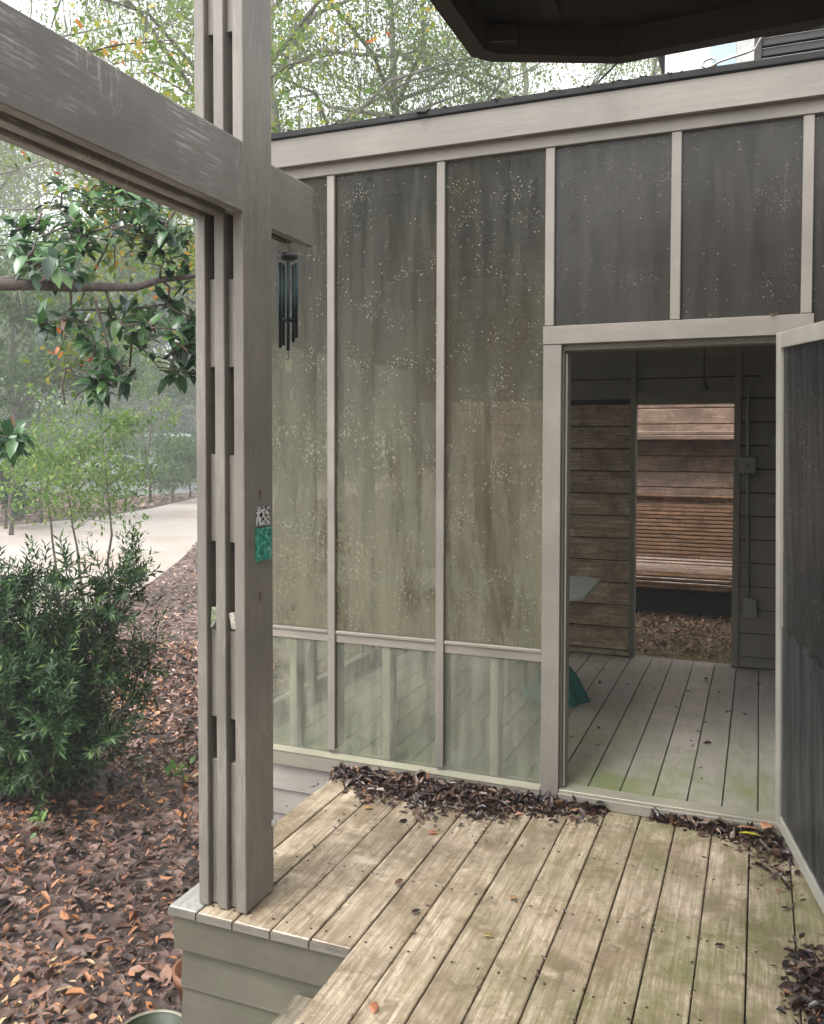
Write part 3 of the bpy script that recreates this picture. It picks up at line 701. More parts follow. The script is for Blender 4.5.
# ================================================================== INSIDE THE PORCH
tb = empty('side_table', (-1.45, 4.8, FZ), 'pale blue topped table just inside the porch doorway', 'table')
M['tabletop'] = plain('pale_tabletop', (.42, .47, .46), .25, var=.05, scale=3)
bx = BX(); bx.poly([(-2.05, 4.42, .735), (-.90, 4.42, .735), (-.84, 4.52, .735), (-.86, 5.12, .735), (-.95, 5.18, .735), (-2.05, 5.18, .735)], (0, 0, .018), bev=.003); bx.build('tabletop', M['tabletop'], tb)
for x, y in ((-1.95, 4.52), (-1.95, 5.08), (-1.30, 4.52), (-1.30, 5.08)):
    bx = BX(); bx.tube([(x, y, FZ+.002), (x, y, .733)], .016, 10); bx.build('leg', M['metal'], tb)
M['tealcloth'] = plain('teal_cloth', (.02, .16, .145), .7, var=.3, scale=20)
bx = BX(); rings = []
bm = bx.bm
for i in range(9):
    t = i/8; ring = []
    for k in range(48):
        a = 2*math.pi*k/48; r_ = .02+.17*t**.8+.022*t*math.sin(7*a+2*t)+.01*math.sin(3*a+4*t)
        v = bm.verts.new((-1.10+r_*math.cos(a), 5.02+r_*math.sin(a), .27-.215*t**1.1+.012*math.sin(5*a)*(1-t))); ring.append(v)
    rings.append(ring)
for i in range(8):
    for k in range(48): f = bm.faces.new((rings[i][k], rings[i+1][k], rings[i+1][(k+1) % 48], rings[i][(k+1) % 48])); f.smooth = True
bm.faces.new(rings[0][::-1])
tag(bx.build('draped_cloth', M['tealcloth']), 'teal cloth heaped on the porch floor under the table edge', 'cloth')
ec = empty('electrical_conduit', (-.03, 6.15, 1), 'painted conduit with two boxes on the right rear porch wall', 'conduit')
def q(x, y): p_ = Yp(x, y, YB-.043); return p_
pts = [q(800, 370), q(785, 372), q(768, 375), q(757, 380), q(750, 388), q(748, 400), q(748, 460), q(748, 603)]
pts[0][0] += .5
bx = BX(); bx.tube(pts, .011, 10); bx.build('pipe', M['conduit'], ec)
p1 = q(748, 465); bx = BX(); bx.box(p1[0]-.05, p1[0]+.05, YB-.085, YB-.030, p1[2]-.055, p1[2]+.055, .004); jb = bx.build('junction_box', M['conduit'], ec)
bx = BX(); bx.box(p1[0]-.006, p1[0]+.006, YB-.088, YB-.0855, p1[2]-.008, p1[2]+.008, 0); bx.build('toggle', M['black'], jb)
p1 = q(750, 607); bx = BX(); bx.box(p1[0]-.038, p1[0]+.038, YB-.085, YB-.030, p1[2]-.062, p1[2]+.062, .004); bx.box(p1[0]-.042, p1[0]+.042, YB-.092, YB-.086, p1[2]-.066, p1[2]+.066, .003); bx.build('outlet_box', M['conduit'], ec)
for (x, y, nm, lb) in ((775, 441, 'wall_disc', 'upper round fitting on the rear wall near the screen door'), (775, 501, 'wall_disc', 'lower round fitting on the rear wall near the screen door')):
    p1 = q(x, y); bx = BX(); bx.lathe([(.001, .02), (.03, .02), (.042, .008), (.045, 0)], (0, 0, 0), 20); o = bx.build(nm, M['conduit']); o.rotation_euler = (R(90), 0, 0); o.location = (p1[0], YB-.030, p1[2])
    tag(o, lb, 'wall fitting', 'round fittings on the rear wall')
lp = empty('pendant_lamp', (-.36, 5.9, 2.4), 'unlit small bell shaped pendant lamp near the rear opening', 'lamp')
p1 = Yp(704, 388, 5.9)
bx = BX(); bx.tube([(p1[0], 5.9, 2.80), (p1[0], 5.9, p1[2]+.05)], .004, 6); bx.build('cord', M['black'], lp)
bx = BX(); bx.lathe([(.001, .05), (.012, .048), (.016, .03), (.028, .005), (.034, -.012), (.03, -.014)], (p1[0], 5.9, p1[2]), 20); bx.build('lamp_shade', plain('dull_metal', (.12, .115, .10), .4, .5), lp)

# ================================================================== FALLEN LEAVES
DEAD = [(0, (.018, .012, .012)), (.3, (.06, .036, .030)), (.52, (.13, .073, .055)), (.72, (.25, .135, .088)), (.88, (.40, .18, .08)), (.97, (.38, .15, .05)), (1, (.42, .30, .16))]
M['litter'] = leafmat('dead_leaves', DEAD, .48, .0, .35)
M['litterfar'] = leafmat('dead_leaves_pale_sheen', [(0, (.07, .042, .038)), (.35, (.25, .155, .13)), (.7, (.44, .30, .25)), (.93, (.55, .38, .30)), (1, (.55, .30, .13))], .5, .0, .35)  # reddish-tan leaves, with the grazing sky sheen painted into the tone
M['pile'] = leafmat('dark_wet_leaves', [(0, (.014, .009, .009)), (.45, (.045, .026, .023)), (.8, (.10, .06, .045)), (.95, (.18, .11, .07)), (1, (.34, .15, .07))], .30, 0, .6)
def litter(name, X, Y, Z, L, mat, label, cat, tiltz=.35, rnd=None, parent=None, wr=(.32, .55)):
    n = len(X); th_ = rng.uniform(0, 2*np.pi, n)
    D = np.stack([np.cos(th_), np.sin(th_), rng.normal(0, tiltz*.6, n)], 1); U = np.stack([rng.normal(0, tiltz, n), rng.normal(0, tiltz, n), np.ones(n)], 1)
    P_ = np.stack([X, Y, Z], 1)-D*(L/2)[:, None]
    W_ = L*rng.uniform(*wr, n)
    me = leaves_mesh(name, P_, D, U, L, W_, rng.random(n) if rnd is None else rnd, rng.normal(.1, .35, n), rng.normal(.15, .4, n))
    return tag(link(name, me, mat), label, cat, kind='stuff')
# near bed
n = 30000; X = rng.uniform(-6.6, -1.82, n); Y = rng.uniform(1.6, 7.5, n)
dr = np.interp(Y, [-6, 2, 7, 10.1, 13.2], [-3.5, -6.3, -7.4, -8.3, -9.9])
k = ~((X > XL-.03) & (Y > W)) & (X > dr+.05*rng.normal(size=n)); X, Y = X[k], Y[k]; n = len(X)
pt = np.sin(X*3.1+Y*1.3)*np.sin(Y*2.3-X)*.12
litter('fallen_leaves', X, Y, GZ+.004+rng.uniform(0, .035, n), rng.gamma(4, .0098, n).clip(.012, .10), M['litter'], 'dark wet fallen leaves covering the ground by the deck', 'leaf litter', rnd=(rng.random(n)*.96+pt).clip(0, 1))
n = 26000; Y = 4.5+rng.random(n)**1.2*24; X = rng.uniform(-1, 0, n)
lo = np.interp(Y, [2, 7, 10.1, 13.2, 16.4, 21, 26, 34], [-6.3, -7.4, -8.3, -9.9, -11.7, -13.6, -15, -16]); hi = np.where(Y < 6.3, XL-.05, -2.0)
X = lo+(hi-lo)*rng.random(n)
k = (X/Y < -.62); X, Y = X[k], Y[k]; n = len(X)
litter('fallen_leaves', X, Y, GZ+.004+rng.uniform(0, .03, n), rng.gamma(5, .0098, n).clip(.018, .11), M['litterfar'], 'pinkish brown fallen leaves spreading beside the driveway', 'leaf litter')
n = 6000; X = rng.uniform(-30, -18, n); Y = rng.uniform(8, 28, n)
k = X < np.interp(Y, [5, 12, 16.9, 19.7, 23, 28.6], [-17, -18.4, -18, -17.6, -18.4, -20.6]); X, Y = X[k], Y[k]; n = len(X)
litter('fallen_leaves', X, Y, GZ+.02+rng.uniform(0, .03, n), rng.gamma(10, .012, n).clip(.06, .25), M['litterfar'], 'brown leaves on the bank across the driveway', 'leaf litter', tiltz=.2)
# drifts on the deck
def drift(name, n, fx, L, label):
    X, Y, Z = fx(n); return litter(name, X, Y, Z, rng.gamma(4, L/4, len(X)).clip(.008, .075), M['pile'], label, 'leaf pile', tiltz=.38)
def f1(n):
    X = rng.uniform(-1.84, -.58, n); d = np.interp(X, [-1.84, -1.65, -1.45, -1.2, -.9, -.75, -.58], [.04, .18, .28, .29, .18, .08, .03])*(1+.15*np.sin(X*23))
    t = np.abs(rng.normal(0, .52, n)); t = np.where(t > 1.25, rng.random(n), t); d = d*(1+.18*rng.normal(size=n)*(t > .6)); Y = np.minimum(3.645, 3.645-t*d*.92); k = rng.random(n) > .0; t = t.clip(0, 1)
    Z = .004+.028*(1-t)*rng.random(n)*np.minimum(1, d*4)+.002
    e = rng.random(n) < .10; Y = np.where(e, Y-rng.random(n)**2*.16, Y); Z = np.where(e, .005, Z)
    return X[k], Y[k], Z[k]
drift('leaf_pile', 5600, f1, .027, 'long dark wet leaf drift along the wall under the screen panels')
def f2(n):
    X = rng.uniform(-.40, .17, n); d = np.interp(X, [-.40, -.25, -.05, .05, .12, .17], [.01, .03, .09, .26, .33, .20]); t = np.abs(rng.normal(0, .6, n)).clip(0, 1.6); d = d*(1+.2*rng.normal(size=n))
    Y = np.minimum(3.645, 3.645-t*d); t = t.clip(0, 1); k = (X < .085+(3.652-Y)*.22); return X[k], Y[k], (.004+.035*(1-t)*rng.random(n))[k]
drift('leaf_pile', 850, f2, .028, 'dark leaf pile caught in the corner by the screen door')
def f3(n):
    r_ = np.abs(rng.normal(0, .62, n)).clip(0, 1.7); a = rng.uniform(0, 6.283, n); c_ = Zp(818, 990, 0); X = c_[0]+r_*.075*np.cos(a); Y = c_[1]+r_*.22*np.sin(a); return X, Y, .004+.04*np.clip(1-r_, 0, 1)*rng.random(n)
drift('leaf_pile', 1000, f3, .028, 'dark leaf pile at the lower right edge of the deck')
def f4(n):
    X = rng.uniform(-1.33, -1.13, n); Y = rng.uniform(1.9, 2.34, n); k = (rng.random(n) < np.clip((Y-1.9)/.4, .05, 1)) & (X > -1.235); return X[k], Y[k], -.186+.025*rng.random(k.sum())
drift('leaf_pile', 500, f4, .04, 'small dark leaf pile on the low step')
# crumbs of debris in the board gaps and on the inner floor
n = 150; gi = rng.integers(0, 15, n); X = edge0+.1407*gi+rng.normal(0, .006, n); Y = rng.uniform(1.6, 3.5, n); k = (X > -1.15) | (Y > 2.4)
litter('leaf_crumbs', X[k], Y[k], .003+0*X[k], rng.uniform(.010, .026, k.sum()), M['pile'], 'tiny dark leaf scraps lodged in the deck gaps', 'leaf scraps', tiltz=.4)
n = 46; X = rng.uniform(-1.2, .1, n); Y = 3.85+rng.random(n)**.6*2.3
litter('leaf_crumbs', X, Y, .056+0*X, rng.uniform(.02, .045, n), M['pile'], 'dark leaf scraps scattered over the grey porch floor', 'leaf scraps', tiltz=.3)
n = 6500; X = rng.uniform(-1.6, .3, n); Y = 6.5+1.9*rng.random(n)**.85
litter('fallen_leaves', X, Y, .006+.02*rng.random(n), rng.uniform(.016, .042, n), leafmat('brown_yard_leaves', [(0, (.05, .028, .02)), (.5, (.17, .09, .06)), (1, (.42, .26, .18))], .45, 0), 'brown dead leaves on the mossy platform by the slatted bench', 'leaf litter')
# single leaves one can point at
def oneleaf(name, x, y, z, L, rz, color, label, w=.4, group='single leaves on the deck'):
    b_ = NB(name+'_skin'); v_ = b_.coord(); b_.bsdf(b_.ramp(b_.noise(v_, 60, 3), [(.35, tuple(c*.6 for c in color)), (.6, color)]), .35)
    D = np.array([[math.cos(R(rz)), math.sin(R(rz)), .08]]); 
    me = leaves_mesh(name, np.array([[x, y, z]])-D*L/2, D, np.array([[.1, .1, 1.]]), np.array([L]), np.array([L*w]), np.array([.5]), .12, .15)
    o = link(name, me, b_.m); s_ = o.modifiers.new('thickness', 'SOLIDIFY'); s_.thickness = .0008
    return tag(o, label, 'leaf', group)
def dk(px, py): return Zp(px, py, .006)[:2]
oneleaf('yellow_leaf', *dk(750, 843), .045, .085, 5, (.62, .60, .04), 'bright yellow leaf lying on the pile by the screen door', .26)
oneleaf('orange_leaf', *dk(374, 1007), .008, .055, 110, (.55, .22, .12), 'salmon orange leaf on the deck edge near the low step', .5)
oneleaf('orange_leaf', *dk(433, 833), .008, .045, 10, (.60, .24, .10), 'orange leaf just in front of the leaf drift', .6)
oneleaf('orange_leaf', *dk(368, 808), .008, .045, 20, (.55, .33, .10), 'amber leaf on the left boards near the drift', .6)
oneleaf('tan_leaf', *dk(767, 836), .048, .07, 60, (.50, .25, .14), 'broad tan leaf on top of the corner pile against the door', .75)
oneleaf('tan_leaf', *dk(749, 836), .042, .09, 5, (.45, .22, .12), 'narrow tan leaf behind the bright yellow leaf', .32)
oneleaf('tan_leaf', *dk(513, 898), .008, .035, 40, (.45, .27, .13), 'small tan leaf in the middle of the deck', .6)
oneleaf('yellow_leaf', *dk(488, 936), .008, .035, 0, (.45, .35, .13), 'faded yellow leaf in the middle of the deck', .5)
oneleaf('brown_leaf', *dk(399, 884), .016, .055, 80, (.14, .07, .04), 'upright brown leaf stuck in a gap of the left boards', .4)
oneleaf('black_leaf', *dk(416, 972-60), .010, .04, 60, (.03, .02, .02), 'black curled leaf near the notch of the deck', .5)
oneleaf('black_leaf', *dk(720, 946), .010, .035, 20, (.03, .02, .02), 'black curled leaf on the front boards right of centre', .5)
oneleaf('black_leaf', *dk(806, 957), .010, .04, 120, (.03, .02, .02), 'black curled leaf near the lower right pile', .5)
oneleaf('black_leaf', *dk(786, 909), .010, .035, 10, (.03, .02, .02), 'black curled leaf over a gap below the door', .5)
p_ = Yp(774, 315, W+.012)
oneleaf('tan_leaf', p_[0], p_[1]-.012, p_[2], .04, 60, (.45, .22, .11), 'tan leaf stuck at the foot of the screen above the doorway', .7, None)

# ================================================================== POTS BY THE DECK
M['potgreen'] = plain('dark_green_glaze', (.02, .032, .012), .5, var=.4, scale=14)
pt_ = empty('plant_pot', (-2.06, 2.35, GZ), 'dark green glazed pot with a pale rim at the deck foot', 'plant pot')
PX, PY = Zp(152, 1036, GZ+.17)[:2]
bx = BX(); bx.lathe([(.001, .003), (.085, .003), (.12, .10), (.125, .17), (.118, .171), (.112, .12), (.001, .10)], (PX, PY, GZ), 36); bx.build('body', M['potgreen'], pt_)
bx = BX(); bx.lathe([(.1255, .168), (.128, .176), (.122, .180), (.117, .173)], (PX, PY, GZ), 36); bx.build('rim', plain('pale_rim', (.20, .185, .13), .4), pt_)
tc = empty('terracotta_pot', (-1.93, 2.62, GZ), 'terracotta pot half hidden behind the deck corner', 'plant pot')
bx = BX(); tp_ = Zp(171, 968, GZ+.19); bx.lathe([(.001, .003), (.06, .003), (.088, .15), (.10, .152), (.102, .19), (.090, .19), (.082, .15), (.001, .14)], (tp_[0]+.095, tp_[1]+.05, GZ), 30); bx.build('body', plain('terracotta', (.17, .075, .04), .6), tc)
tag(bpy.data.objects['plant_pot'], None)

# ================================================================== PLANTS
BARK = bark('brown_bark', (.05, .038, .028), (.13, .10, .08)); BARKG = bark('grey_bark', (.11, .10, .09), (.24, .22, .20))
def arr(l): return np.array(l, float)

# podocarpus shrub ---------------------------------------------------
SX, SY = -4.08, 3.98
sh = empty('evergreen_shrub', (SX, SY, GZ), 'dense dark green shrub with narrow strap leaves beside the deck', 'shrub')
stems = BX(); PP, DD, UU, LL, RR = [], [], [], [], []
main = []
for i in range(28):
    a = rng.uniform(0, 2*math.pi); sp = rng.uniform(.12, .95)
    base = Vector((SX+rng.normal(0, .05), SY+rng.normal(0, .05), GZ-.02)); H_ = rng.uniform(.75, 1.45)*(1.05-.35*sp)
    tip = base+Vector((math.cos(a)*sp*.78, math.sin(a)*sp*.78, H_))
    mid = base.lerp(tip, .5)+Vector((math.cos(a)*.10, math.sin(a)*.10, -.05))
    pts = [base, base.lerp(mid, .5)+Vector(rng.normal(0, .02, 3)), mid, mid.lerp(tip, .5)+Vector(rng.normal(0, .03, 3)), tip]
    stems.tube(pts, [.016, .013, .010, .007, .004], 6); main.append(pts)
for px, py, dd_ in ((128, 566, 5.2), (105, 560, 5.3), (138, 556, 5.4), (20, 560, 5.2), (70, 558, 5.1), (-5, 560, 5.1), (45, 560, 5.4), (112, 720, 4.9)):
    base = Vector((SX, SY, GZ-.02)); tip = Vector(Dp(px, py+12, dd_)); mid = base.lerp(tip, .5)+Vector(rng.normal(0, .04, 3)); pts = [base, base.lerp(mid, .5), mid, mid.lerp(tip, .5)+Vector(rng.normal(0, .03, 3)), tip]
    stems.tube(pts, [.014, .011, .009, .006, .003], 6); main.append(pts)
for pts in main:
    for j in range(52):
        t = rng.uniform(.08, 1)**.8; i = min(3, int(t*4)); p_ = pts[i].lerp(pts[i+1], t*4-i)
        ax = (pts[i+1]-pts[i]).normalized(); d = (Vector(rdir(1, .35)[0])*.9+ax*.45); d.normalize()
        L_ = rng.uniform(.12, .34); q_ = p_+d*L_+Vector((0, 0, .04))
        if q_.z < GZ+.06: continue
        if rng.random() < .25: stems.tube([p_, p_.lerp(q_, .5)+Vector((0, 0, .015)), q_], [.0035, .003, .002], 4)
        m_ = rng.integers(20, 32)
        for k in range(m_):
            s_ = k/m_; o_ = p_.lerp(q_, .25+.75*s_); an = k*2.4
            pr = d.cross(Vector((0, 0, 1))).normalized(); pr2 = d.cross(pr)
            out = (pr*math.cos(an)+pr2*math.sin(an)); dd = out*.9+d*(.5+.6*s_)
            PP.append(o_); DD.append(dd); UU.append(d*1.0+Vector((0, 0, .3))); LL.append(rng.uniform(.045, .085)*(1-.2*s_)); RR.append(min(1, max(0, rng.normal(.42, .2)+(.18 if s_ > .75 else 0))))
n = len(PP); LL = arr(LL)
M['yew'] = leafmat('strap_leaves', [(0, (.006, .018, .006)), (.45, (.020, .055, .016)), (.75, (.055, .125, .032)), (1, (.16, .22, .055))], .38, .10, .35)
link('foliage', leaves_mesh('foliage', arr(PP), arr(DD), arr(UU), LL, np.full(n, .0105)*LL/.05*rng.uniform(.8, 1.3, n), arr(RR), .15, 0, simple=True), M['yew'], sh)
stems.build('stems', BARK, sh)
# low sprigs on the leaf bed
def sprig(x, y, n_, L, mat, label, name='seedling', h=.12):
    e = empty(name, (x, y, GZ), label, 'seedling')
    D = rdir(n_, .7); P_ = np.tile([x, y, GZ+h], (n_, 1))+rng.normal(0, h*.25, (n_, 3)); 
    link('foliage', leaves_mesh('foliage', P_, D, np.tile([0, 0, 1.], (n_, 1))+rng.normal(0, .3, (n_, 3)), rng.uniform(.6, 1.1, n_)*L, rng.uniform(.3, .45, n_)*L, rng.random(n_), .3, .1), mat, e)
    bx = BX(); bx.tube([(x, y, GZ), (x, y, GZ+h)], .003, 5); bx.build('stem', BARK, e)
M['lightleaf'] = leafmat('light_green_leaves', [(0, (.05, .10, .02)), (.5, (.11, .20, .045)), (.85, (.20, .30, .07)), (1, (.38, .34, .08))], .4, .4)
s1 = Zp(183, 792, GZ); sprig(s1[0], s1[1], 14, .09, M['lightleaf'], 'little light green seedling beside the post in the leaf bed')
s1 = Zp(40, 845, GZ); sprig(s1[0], s1[1], 9, .07, M['lightleaf'], 'tiny seedling in the leaves in front of the shrub')

# generic tree ---------------------------------------------------------
def tree(name, x, y, H_, crown, zc, label, cat, leafm, nleaf, L, barkm=BARKG, group=None, trunk=.16, moss=0, limbs=11, spread=.5, seed=0, lean=0., cl=.55, flat=.6, twigs=True, wl=(.4, .6), droop=0.):
    """trunk with limbs and side twigs; leaves grow in clumps round the twigs"""
    rg = np.random.default_rng(seed+11); t = empty(name, (x, y, GZ), label, cat, group)
    bx = BX(); top = Vector((x+lean, y, GZ+H_*.86)); base = Vector((x, y, GZ-.05))
    tp = [base.lerp(top, k/7)+Vector((rg.normal(0, .02*H_*.5), rg.normal(0, .02*H_*.5), 0))*(1 if k else 0) for k in range(8)]
    bx.tube(tp, [trunk*(1-.82*k/7)*(1.25 if k == 0 else 1) for k in range(8)], 9)
    nodes = []
    for i in range(limbs):
        f = rg.uniform(zc, .98)*7; k = min(6, int(f)); p0 = tp[k].lerp(tp[k+1], f-k)
        a = 2*math.pi*(i*.381+rg.uniform(-.1, .1)); rr = crown*rg.uniform(.6, 1.05)*math.sqrt(max(.15, 1-((f/7-zc-.25)/.9)**2))
        p3 = p0+Vector((math.cos(a)*rr, math.sin(a)*rr, rg.uniform(.1, .9)*spread*rr)); p3.z = min(p3.z, GZ+H_)
        pts = [p0]+[p0.lerp(p3, s)+Vector(rg.normal(0, .045*rr, 3))+Vector((0, 0, math.sin(s*3.14)*.12*rr)) for s in (.25, .5, .75)]+[p3]
        r0 = trunk*.42*(1-.5*f/7); bx.tube(pts, [r0, r0*.75, r0*.5, r0*.3, r0*.14], 6)
        for j in range(7):
            s = rg.uniform(.25, 1)*4; k = min(3, int(s)); q0 = pts[k].lerp(pts[k+1], s-k)
            d = Vector(rg.normal(0, 1, 3)); d.z = abs(d.z)*.5-droop; d.normalize(); ln = rr*rg.uniform(.22, .5)
            q1 = q0+d*ln; qm = q0.lerp(q1, .5)+Vector(rg.normal(0, .08*ln, 3))
            bx.tube([q0, qm, q1], [r0*.22, r0*.14, r0*.06], 4)
            for m_ in range(4):
                w0 = q0.lerp(q1, rg.uniform(.3, 1)); w1 = w0+Vector(rg.normal(0, 1, 3)).normalized()*ln*rg.uniform(.3, .7)
                if twigs: bx.tube([w0, w1], [r0*.07, r0*.03], 3)
                nodes.append((w0, w1))
    bx.build('trunk', barkm, t)
    nd0 = arr([n_[0] for n_ in nodes]); nd1 = arr([n_[1] for n_ in nodes]); wts = rg.random(len(nodes))**2+.05; wts /= wts.sum()
    idx = rg.choice(len(nodes), nleaf, p=wts); s = rg.random((nleaf, 1)); P_ = nd0[idx]*(1-s)+nd1[idx]*s+rg.normal(0, 1, (nleaf, 3))*cl*crown*.09
    D = rg.normal(0, 1, (nleaf, 3)); D[:, 2] -= .35; U = rg.normal(0, flat, (nleaf, 3)); U[:, 2] += 1
    Ls = L*rg.uniform(.65, 1.3, nleaf); crnd = rg.random(len(nodes))
    o = link('crown', leaves_mesh('crown', P_, D, U, Ls, Ls*rg.uniform(*wl, nleaf), (crnd[idx]*.45+rg.random(nleaf)*.55), .2, 0, simple=True), leafm, t)
    if moss:
        idx = rg.choice(len(nodes), moss); P_ = nd0[idx]+rg.normal(0, .25, (moss, 3)); D = rg.normal(0, .16, (moss, 3)); D[:, 2] -= 1; U = rg.normal(0, 1, (moss, 3)); U[:, 2] *= .1
        Ls = rg.uniform(.25, 1.1, moss)
        tag(link('moss', leaves_mesh('moss', P_, D, U, Ls, np.full(moss, .035)*rg.uniform(.5, 1.5, moss), rg.random(moss), .1, 0, simple=True), M['moss'], t), kind='stuff')
    return t
M['moss'] = leafmat('hanging_moss', [(0, (.12, .13, .10)), (1, (.26, .27, .22))], .8, .3, .1)
M['midleaf'] = leafmat('mid_green_leaves', [(0, (.030, .065, .020)), (.5, (.065, .125, .035)), (.85, (.12, .19, .05)), (1, (.22, .24, .07))], .45, .35)
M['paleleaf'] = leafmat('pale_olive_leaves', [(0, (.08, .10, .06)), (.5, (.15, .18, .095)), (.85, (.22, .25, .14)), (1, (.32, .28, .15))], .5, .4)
M['topleaf'] = leafmat('fine_oak_leaves', [(0, (.08, .12, .04)), (.5, (.15, .22, .07)), (.85, (.24, .30, .10)), (1, (.36, .30, .10))], .5, .5)
M['autumn'] = leafmat('turning_leaves', [(0, (.05, .10, .02)), (.45, (.12, .19, .04)), (.75, (.26, .27, .05)), (.88, (.40, .30, .06)), (.95, (.50, .14, .03)), (1, (.35, .05, .03))], .4, .45)
M['darkleaf'] = leafmat('dark_evergreen_leaves', [(0, (.020, .045, .020)), (.6, (.04, .085, .035)), (1, (.09, .14, .06))], .4, .25)
def at(px, d): p_ = Dp(px, 455, d); return p_[0], p_[1]
G1 = 'tall trees across the driveway'
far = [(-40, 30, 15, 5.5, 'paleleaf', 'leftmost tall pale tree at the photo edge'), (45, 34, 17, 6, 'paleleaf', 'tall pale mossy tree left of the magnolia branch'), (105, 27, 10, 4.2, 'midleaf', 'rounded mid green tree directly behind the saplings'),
       (150, 38, 18, 6, 'paleleaf', 'tall mossy tree standing behind the parked white car'), (195, 33, 11, 3.6, 'darkleaf', 'darker evergreen tree just left of the slatted post'), (15, 24, 8, 3.6, 'midleaf', 'low bushy green tree at the left side of the driveway'),
       (235, 42, 19, 6.5, 'paleleaf', 'tall hazy tree rising behind the slatted post')]
for i, (px, d, h, cr, lm, lab) in enumerate(far):
    if i != 5: d, h, cr = d*1.6, h*1.45, cr*1.5
    x, y = at(px, d)
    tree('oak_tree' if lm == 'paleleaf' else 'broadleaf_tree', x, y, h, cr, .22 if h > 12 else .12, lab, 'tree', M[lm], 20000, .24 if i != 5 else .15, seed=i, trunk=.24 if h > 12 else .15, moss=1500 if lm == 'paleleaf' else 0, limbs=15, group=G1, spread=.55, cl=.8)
G2 = 'tall trees above the porch roof'
top = [(275, 15, 11.5, 4.6, 'oak tree with crooked grey limbs seen over the left end of the porch roof', 3), (395, 17, 13, 5.0, 'leafy oak above the middle of the porch roof', 5), (520, 19, 13.5, 5.2, 'pale oak behind the tip of the dark eave', 6), (640, 24, 15, 5.5, 'oak crown showing faintly right of the cable', 9), (222, 15.5, 13, 5.2, 'mossy oak rising over the slanting beam', 12), (-70, 18, 14, 5.5, 'mossy oak at the upper left beyond the beam', 14)]
for px, d, h, cr, lab, sd_ in top:
    x, y = at(px, d)
    tree('oak_tree', x, y, h, cr, .38, lab, 'tree', M['topleaf'], 21000, .075, seed=sd_+40, trunk=.20, moss=260, limbs=14, spread=.75, group=G2, cl=.5)
# turning tree whose trunk stands behind the post
x, y = at(232, 8.2)
tree('sweetgum_tree', x, y, 6.6, 1.9, .50, 'slender tree with yellow and orange turning leaves behind the post', 'tree', M['autumn'], 2900, .06, BARK, seed=77, trunk=.05, limbs=13, spread=.7, cl=.9, wl=(.5, .8))
x, y = at(212, 7.4)
tree('sweetgum_tree', x, y, 6.2, 1.3, .60, 'thin sapling with sparse yellow green leaves over the beam', 'tree', M['autumn'], 1500, .07, BARK, seed=78, trunk=.022, limbs=10, spread=.9, cl=1.0, wl=(.4, .7))
# saplings by the driveway
for i, (px, py, h, cr, lab, nl) in enumerate(((108, 612, 2.75, .95, 'straight thin sapling with light green leaves behind the shrub', 2300), (86, 616, 2.3, .9, 'forked leaning sapling left of the straight one', 1900), (60, 606, 2.4, 1.0, 'bushy light green sapling furthest left behind the shrub', 1900))):
    p_ = Zp(px, py, GZ)
    tree('sapling', p_[0], p_[1], h, cr, .5, lab, 'sapling', M['lightleaf'], int(nl*.85), .068, BARK, seed=90+i, trunk=.022, limbs=12, spread=.35, lean=(-.0, -.35, -.2)[i], group='saplings behind the shrub', cl=.95, flat=.35)
# undergrowth along the far side
for i, (px, d, h, cr, lm, lab) in enumerate(((5, 21.5, 1.9, 1.0, 'darkleaf', 'hazy bush at the left edge beyond the driveway'), (172, 31, 2.0, 1.7, 'midleaf', 'hazy green bush beside the white gate post'), (190, 34, 2.6, 1.8, 'darkleaf', 'grey green bush near the post beyond the driveway'), (48, 36, 3.2, 2.4, 'midleaf', 'broad hazy bush behind the street, left part'), (125, 43, 3.6, 2.8, 'midleaf', 'broad hazy bush behind the parked white car'), (-25, 38, 3.5, 2.6, 'darkleaf', 'hazy bush behind the street at the far left'))):
    x, y = at(px, d)
    tree('bush', x, y, h, cr, .08, lab, 'bush', M[lm], 4200, .12, BARK, seed=200+i, trunk=.04, limbs=14, spread=.9, group='bushes beyond the driveway', cl=1.3, twigs=False)
for i, (px, d, h) in enumerate(((10, 20, 3.0), (40, 23, 2.6), (150, 30, 6))):
    x, y = at(px, d)
    tree('young_tree', x, y, h, .8, .5, ('thin bare trunked young tree on the bank at the left edge', 'thin young tree on the bank behind the saplings', 'leaning young tree by the white gate post')[i], 'tree', M['lightleaf'], 900, .10, BARK, seed=300+i, trunk=.05, limbs=8, group='young trees on the far bank', cl=1.2)
M['woods'] = M['midleaf']
# distant woodland that reads as one mass
n = 46000; a = rng.uniform(R(14), R(80), n); d = rng.uniform(80, 100, n); zt = 13+5*np.sin(a*17)+2*np.sin(a*41+1)
X = -np.sin(a)*d; Y = np.cos(a)*d; Z = GZ+rng.random(n)**.8*zt
Ls = rng.uniform(.5, 1.2, n); D = rng.normal(0, 1, (n, 3)); U = rng.normal(0, 1, (n, 3))
tag(link('woodland', leaves_mesh('woodland', np.stack([X, Y, Z], 1), D, U, Ls, Ls*.6, rng.random(n), .1, 0, simple=True), M['paleleaf']), 'far hazy woodland beyond the street', 'woods', kind='stuff')

